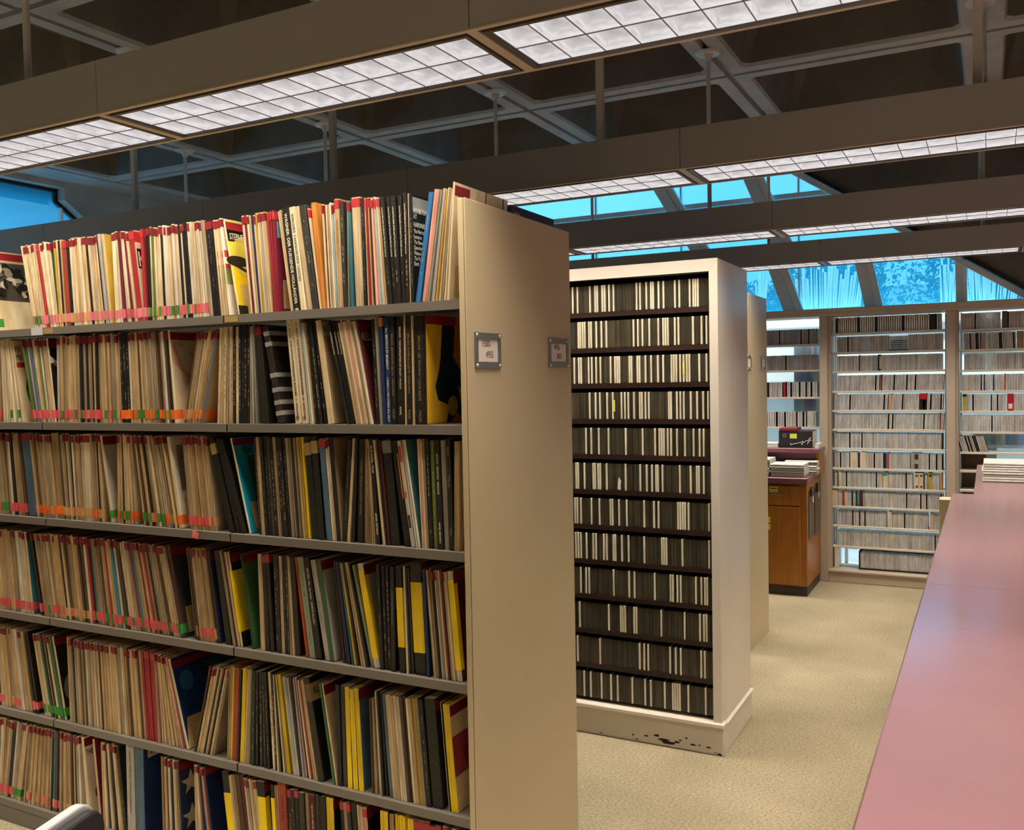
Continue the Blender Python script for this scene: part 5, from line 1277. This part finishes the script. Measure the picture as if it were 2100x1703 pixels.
obj('disc_tray', MB().box(-.93, -.36, SY-.012, SY+.145, .1005, .112).box(-.93, -.922, SY-.012, SY+.145, .1122, .25).box(-.93, -.36, SY+.14, SY+.145, .1122, .25), M_BLACK, mt_, mbase)
wallstuff = MB()
def casew(t, c, h=CH, d=.138):
    m = MB(); m.box(0, t*.70, 0, d, 0, h, lin(c)); m.box(t*.70, t, .0018, d, 0, h*.985, lin('1d1b1e')); return m
SP = ['f0ecea', 'e8e4e4', 'f4f0ea', 'dedcde', 'eeeae6', 'd6d4d6', 'f2ece6']
def fill(x0, x1, z, pitch=.0103, taken=(), darkp=.04, lean=0, cols=SP, dy=0):
    x = x0
    while x+pitch < x1:
        hit = [t for t in taken if t[0]-pitch < x < t[1]]
        if hit: x = max(t[1] for t in hit)+.0003; continue
        if rnd.random() < darkp: c = rnd.choice(['2a2528', '3a3438', '1f1c20'])
        else: c = rnd.choice(cols)
        add_stuff(wallstuff, casew(pitch-.0012, c, CH-rnd.uniform(0, .002)), x, SY+dy+rnd.uniform(0, .002), z+(max(0, math.sin(lean))*pitch), lean)
        x += pitch/math.cos(lean)
# boxed sets and odd spines that stand out: shelf, columns, colours, words
BOX = [
 ('m', 1, 1823, 1862, 'c6d4d8', 'pale box with a grid of dark slots on the second middle shelf'),
 ('m', 2, 1800, 1807, '1a171a', 'black box with cream marks on the third middle shelf'), ('m', 2, 1760.5, 1764, '7d1d28', 'thin dark red case on the third middle shelf'),
 ('m', 3, 1805.5, 1809, '7c3530', 'brown-red case on the fourth middle shelf'),
 ('m', 4, 1823, 1829, 'd99a72', 'salmon-edged case on the fifth middle shelf'), ('m', 4, 1886, 1901, 'c21f2a', 'red over black boxed set on the fifth middle shelf'),
 ('m', 5, 1926, 1929, 'c4552c', 'orange case on the sixth middle shelf'),
 ('m', 7, 1744, 1757, 'd8cdb0', 'thick cream boxed set left of centre on the eighth middle shelf'), ('m', 7, 1764, 1775, 'dccbb2', 'thick buff boxed set on the eighth middle shelf'), ('m', 7, 1820, 1823, 'b8323c', 'thin red case on the eighth middle shelf'), ('m', 7, 1868, 1890, '9fa09c', 'wide grey boxed set with two pictures on the eighth middle shelf'),
 ('m', 8, 1720, 1724, 'cbbf94', 'yellowed case on the ninth middle shelf'), ('m', 8, 1811, 1820, 'd9c7a4', 'cream boxed set with a teal end on the ninth middle shelf'), ('m', 8, 1875, 1884, 'd5c3a8', 'left one of two beige boxed sets on the ninth middle shelf'), ('m', 8, 1884.5, 1893.5, 'd5c3a8', 'right one of two beige boxed sets on the ninth middle shelf'), ('m', 8, 1903, 1912, 'b3a24e', 'olive-yellow boxed set on the ninth middle shelf'), ('m', 8, 1929, 1933, 'd88a3a', 'orange case on the ninth middle shelf'),
 ('m', 9, 1706, 1717, 'd9c6a4', 'cream boxed set at the left of the tenth middle shelf'), ('m', 9, 1729.5, 1733, 'd2622a', 'orange case on the tenth middle shelf'), ('m', 9, 1761, 1764, '2f6a45', 'green case on the tenth middle shelf'), ('m', 9, 1767, 1770, '6a2430', 'maroon case on the tenth middle shelf'),
 ('m', 10, 1821, 1828, 'dbd0b8', 'thick ivory boxed set on the eleventh middle shelf'), ('m', 10, 1907, 1912, 'd6a186', 'pinkish case near the right of the eleventh middle shelf'),
 ('r', 0, 2055, 2066, '5d5048', 'brown boxed set on the top right-hand shelf'), ('r', 1, 2009.5, 2012, '8c1f34', 'crimson case on the second right-hand shelf'), ('r', 1, 2014, 2021, 'a89a92', 'taupe boxed set on the second right-hand shelf'), ('r', 1, 2086, 2099, 'a5835c', 'tan boxed set at the edge of the second right-hand shelf'),
 ('r', 3, 2059.5, 2063, 'b5564a', 'red-brown case on the fourth right-hand shelf'), ('r', 4, 1974, 1982, 'c0ae4a', 'mottled yellow boxed set on the fifth right-hand shelf'), ('r', 4, 2066, 2079, 'b01f2e', 'bright red boxed set with a white label on the fifth right-hand shelf'),
 ('l', 2, 1607, 1611, 'a3323c', 'dark red case on the third left-hand shelf'), ('l', 3, 1656, 1668, 'd3cfc6', 'thick pale boxed set on the lowest left-hand shelf')]
rz = [1.68+(v-1.68)*1.033-.012 for v in (1.995, 1.846, 1.695, 1.54, 1.391, 1.237, 1.086-.0, .948, .804)]
lz = [1.68+(v-1.68)*1.033-.01 for v in (1.925, 1.719, 1.502, 1.262)]
rt_, rbase = bay('window_shelves', -.196, 1.585, rz, 'cream shelves of discs across the right-hand back window above the counter end')
obj('wood_panel', MB().box(-.19, -.015, SY+.166, SY+.175, .55, 1.075), M_WOODP, rt_, rbase)
lt_, lbase = bay('window_shelves', -2.9, -1.222, lz, 'cream shelves of discs across the left-hand back window above the plum ledge')
def topz(b, k): return (midz if b == 'm' else rz if b == 'r' else lz)[k]+.0168
TAK = {}
for (b, k, p0, p1, c, lab) in BOX:
    kk = k if b == 'm' else k
    zb = topz(b, kk)
    x0, x1 = x_at(p0, zb+.06, SY), x_at(p1, zb+.06, SY)
    if x1-x0 < .011: x1 = x0+.011
    TAK.setdefault((b, kk), []).append((x0-.0008, x1+.0008))
    hgt = .127
    if b == 'm' and k == 1: hgt = .115
    m = MB(); m.bbox(x0, x1, SY-.006, SY+.135, zb, zb+hgt, .001, lin(c))
    o = obj('boxed_set' if x1-x0 > .015 else 'disc_case', m, M_TAPE, None, (x0, SY, zb)); tag(o, lab, 'boxed set' if x1-x0 > .015 else 'disc')
    def pt(nm, a0, a1, z0, z1, col):
        mm = MB(); mm.box((x1-x0)*a0, (x1-x0)*a1, -.0072, -.0061, hgt*z0, hgt*z1, lin(col)); link(nm, mm.mesh(nm, M_TAPE), o)
    if 'grid' in lab:
        for q in range(5): pt('slot_row', .08, .97, .12+.13*q, .18+.13*q, '3f5a66')
        pt('dark_foot', 0, 1, 0, .07, '151214')
    if 'over black' in lab: pt('black_front', .02, .98, 0, .66, '14100f'); pt('red_mark', .5, .8, .05, .6, '8a1c24'); pt('white_mark', .42, .5, .2, .6, 'd8d0c4')
    if 'two pictures' in lab: pt('picture', .35, .7, .62, .95, '4a2c2c'); pt('picture', .35, .7, .06, .34, '4a3830')
    if 'white label' in lab: pt('white_label', .15, .8, .12, .42, 'e4ded4')
    if 'cream marks' in lab: pt('cream_mark', .55, .95, .1, .9, 'd6c9ac')
    if 'teal end' in lab: pt('teal_end', 0, 1, .8, 1, '3f8f96')
    if 'mottled' in lab: pt('dark_end', 0, 1, .85, 1, '1c1a18')
    if 'beige' in lab: pt('dark_mark', .3, .8, .78, .9, '3a3440'); pt('dark_mark', .3, .8, .1, .22, '4a4450')
    if 'olive' in lab: pt('dark_mark', .2, .9, .8, .95, '28241c')
for k in range(12):
    x0 = -1.112+(.0 if k in (0, 4, 5, 6, 7, 8, 9) else .02); x1 = -.305 if k < 10 else -.30
    fill(x0, x1, topz('m', k), .0165 if k == 0 else .0103, TAK.get(('m', k), ()), [.10, .03, .03, .03, .06, .05, .04, .10, .06, .08, .03, .03][k], .04 if k in (3, 4, 5) else 0)
    if k == 0: pass
fill(-.918, -.365, .1124, .0103, (), .03)
for k in range(6): fill(-.185+(.02 if k in (1, 2) else 0), 1.55, topz('r', k) if k else topz('r', 0), .0103, TAK.get(('r', k), ()), .05, -.03 if k == 1 else 0)
# (right-hand shelf list starts under the small coloured books)
for k in range(4): fill(-2.2, -1.24, topz('l', k), .0103 if k < 2 else .0135, TAK.get(('l', k), ()), .06 if k < 2 else .30, 0, SP if k > 1 else ['b9bcc6', 'a9b6c6', 'c9c4c4', 'd0c8c0', 'b8a898'])
x = -.185
for q in range(16):        # leaning row by the counter
    c = rnd.choice(['d8d0c8', '2a2528', 'cfc8c2', 'e2dbd0']) if q != 10 else '2a2528'
    wdt = .022 if q == 10 else .0095
    add_stuff(wallstuff, casew(wdt, c), x, SY, topz('r', 6), -.28); x += (wdt+.001)/math.cos(.28)
o = link('packed_window_discs', wallstuff.mesh('packed_window_discs', M_CASE)); tag(o, 'tightly packed pale-spined compact discs filling the shelves in the back windows', 'discs', kind='stuff')
# the book room beyond: shelves behind the glass with coloured books
def back_books(px0, px1, n, zb, hs, where, Y=8.12):
    i = 0
    BC = [('yellow', 'c9a92a'), ('black', '23232c'), ('white', 'd9d6d0'), ('green', '3d7a52'), ('teal', '3c7a86'), ('navy', '24365c'), ('red', 'a3323c'), ('brown', '6e4e38'), ('cream', 'd9c9a2'), ('purple', '6a3f8c'), ('blue', '2f7fc4'), ('grey', '8f9698')]
    a, b = x_at(px0, zb+.15, Y), x_at(px1, zb+.15, Y); x = a
    seen = {}
    while x < b and i < n:
        nmc, c = BC[0] if (i == 0 and 'right' in where) else (BC[9] if (i == 0) else rnd.choice(BC))
        w = rnd.uniform(.014, .03); h = rnd.uniform(*hs)
        m = MB(); m.bbox(0, w-.001, 0, .12, 0, h, .002, lin(c))
        o = link('book', m.mesh('book', M_CARD), None, (x, Y, zb+.0005)); x += w; i += 1
        seen[nmc] = seen.get(nmc, 0)+1
        k = '%s %s book from left behind the glass %s' % (nth(seen[nmc]), nmc, where)
        tag(o, k, 'book', 'books behind the glass %s' % where)
rb = thing('rear_bookshelf', (.2, 8.2, 0), 'white bookshelf seen through the right-hand back window glass', 'bookshelf')
for z in (1.846, 1.10, .62): obj('shelf_board', MB().box(-.19, 1.5, 8.10, 8.30, z-.02, z), M_WSHELF, rb, (.2, 8.2, 0))
for x in (-.21, 1.5): obj('upright', MB().box(x, x+.02, 8.10, 8.30, 0, 2.0), M_WSHELF, rb, (.2, 8.2, 0))
obj('wood_back', MB().box(-.189, .06, 8.31, 8.32, 0, 1.07), M_BROWN, rb, (.2, 8.2, 0))
back_books(1962, 2082, 40, 1.846, (.19, .27), 'above the right-hand disc shelves')
back_books(1995, 2099, 40, 1.10, (.16, .21), 'behind the leaning discs at right')
lb = thing('rear_bookshelf', (-1.6, 8.2, 0), 'white bookshelf seen through the left-hand back window glass', 'bookshelf')
for z in (1.80, 1.585, 1.365): obj('shelf_board', MB().box(-2.2, -1.15, 8.10, 8.30, z-.02, z), M_WSHELF, lb, (-1.6, 8.2, 0))
for x in (-2.22, -1.15): obj('upright', MB().box(x, x+.02, 8.10, 8.30, 0, 2.0), M_WSHELF, lb, (-1.6, 8.2, 0))
for z, w in ((1.80, 'over the second left-hand shelf'), (1.585, 'over the third left-hand shelf'), (1.365, 'over the lowest left-hand shelf')):
    back_books(1628, 1682, 16, z, (.15, .19), w)
# pipe behind the lowest middle shelf
tag(obj('curved_pipe', MB().cyl((-1.08, 8.2, .20), (-.99, 8.2, .20), .014, n=10).cyl((-.99, 8.2, .20), (-.965, 8.2, .25), .014, n=10).cyl((-1.08, 8.2, .20), (-1.08, 8.2, -.049), .014, n=10), M_TRIM, None, (-1.03, 8.2, .2)), 'beige bent pipe seen through the gap under the lowest middle shelf', 'pipe')

# ================================================================== ROSE COUNTER
CZ = 1.05
base = (.5, 2.5, 0)
ct = thing('service_counter', base, 'long rose laminate counter running down the right side', 'counter')
obj('countertop', MB().bbox(-.168, 1.15, -.4, 5.255, CZ-.035, CZ, .004), M_PINK, ct, base)
obj('extension_top', MB().bbox(-.068, 1.15, 5.2555, 6.95, CZ-.035, CZ-.0005, .003), M_PINK, ct, base)
obj('side_panel', MB().box(-.13, -.11, -.4, 5.14, 0, CZ-.0355), M_LINTEL, ct, base)
obj('side_panel', MB().box(-.05, -.03, 5.26, 6.9, 0, CZ-.0355), M_LINTEL, ct, base)
obj('end_panel', MB().bbox(-.225, -.169, 5.15, 5.255, 0, CZ-.02, .003), M_STEEL, ct, base)
obj('rear_panel', MB().box(1.11, 1.13, -.4, 6.9, 0, CZ-.0355), M_LINTEL, ct, base)
obj('seam', MB().box(-.1675, 1.149, 2.965, 2.9665, CZ-.001, CZ+.0002), M_PLUM, ct, base)
for i in range(4):
    bundle('newspaper', -.03+.006*(i % 2), .42, 5.86+.004*i, 6.16+.006*i, CZ+.0002+i*.0275, .027, ['lowest', 'second', 'third', 'topmost'][i]+' folded newspaper in the stack at the far end of the rose counter', 'newspaper', 'newspapers on the counter', 2, .004)

# ================================================================== CHAIR AT THE BOTTOM LEFT
Zt = .86
p = on_z(166, 1645, Zt); q = on_z(80, 1703, Zt)
d = (Vector((q.x, q.y, 0))-Vector((p.x, p.y, 0))).normalized()      # along the top rail, towards the camera
ang = math.atan2(d.y, d.x)
L = .44
c0 = Vector((p.x, p.y, 0))-d*.03
base = (c0.x+d.x*L/2, c0.y+d.y*L/2, 0)
ch = thing('task_chair', base, 'chair at bottom left, black padded back in a pale grey plastic shell', 'chair', rot=(0, 0, ang))
# local frame: x along the back, y away from the seat side
def rr(w, h, r, n=5):
    pts = []
    for cx, cz, a in ((w/2-r, h/2-r, 0), (-w/2+r, h/2-r, 90), (-w/2+r, -h/2+r, 180), (w/2-r, -h/2+r, 270)):
        for k in range(n+1):
            t = math.radians(a+90*k/n); pts.append((cx+r*math.cos(t), cz+r*math.sin(t)))
    return pts
def lobj(nm, m, mt, bev=0):
    me = m.mesh(nm, mt); fixn(me); o = link(nm, me, ch)
    if bev:
        b = o.modifiers.new('soft', 'BEVEL'); b.width = bev; b.segments = 3; b.limit_method = 'ANGLE'
    return o
side = 1
m = MB(); m.prism([(x, z+Zt-.19) for x, z in rr(L, .38, .05)], 'y', -.012, .012); lobj('back_shell', m, M_PLASTICW, .006)
m = MB(); m.prism([(x, z+Zt-.19) for x, z in rr(L-.016, .364, .045)], 'y', .0125, .04); lobj('back_pad', m, M_PAD, .01)
m = MB(); m.prism([(x, z+.30) for x, z in rr(L, .44, .06)], 'z', .43, .455); lobj('seat_shell', m, M_PLASTICW, .006)
m = MB(); m.prism([(x, z+.30) for x, z in rr(L-.02, .42, .055)], 'z', .4555, .49); lobj('seat_pad', m, M_PAD, .01)
for x in (-.15, .15):
    m = MB(); m.cyl((x, -.02, Zt-.34), (x, .0, .60), .011, n=8); m.cyl((x, 0, .60), (x, .09, .425), .011, n=8); lobj('back_bracket', m, M_METAL)
for x in (-.19, .19):
    for y in (.11, .48):
        m = MB(); m.cyl((x, y, .43), (x*1.1, y+(.03 if y > .3 else -.03), .0), .011, .010, n=8); lobj('leg', m, M_METAL)
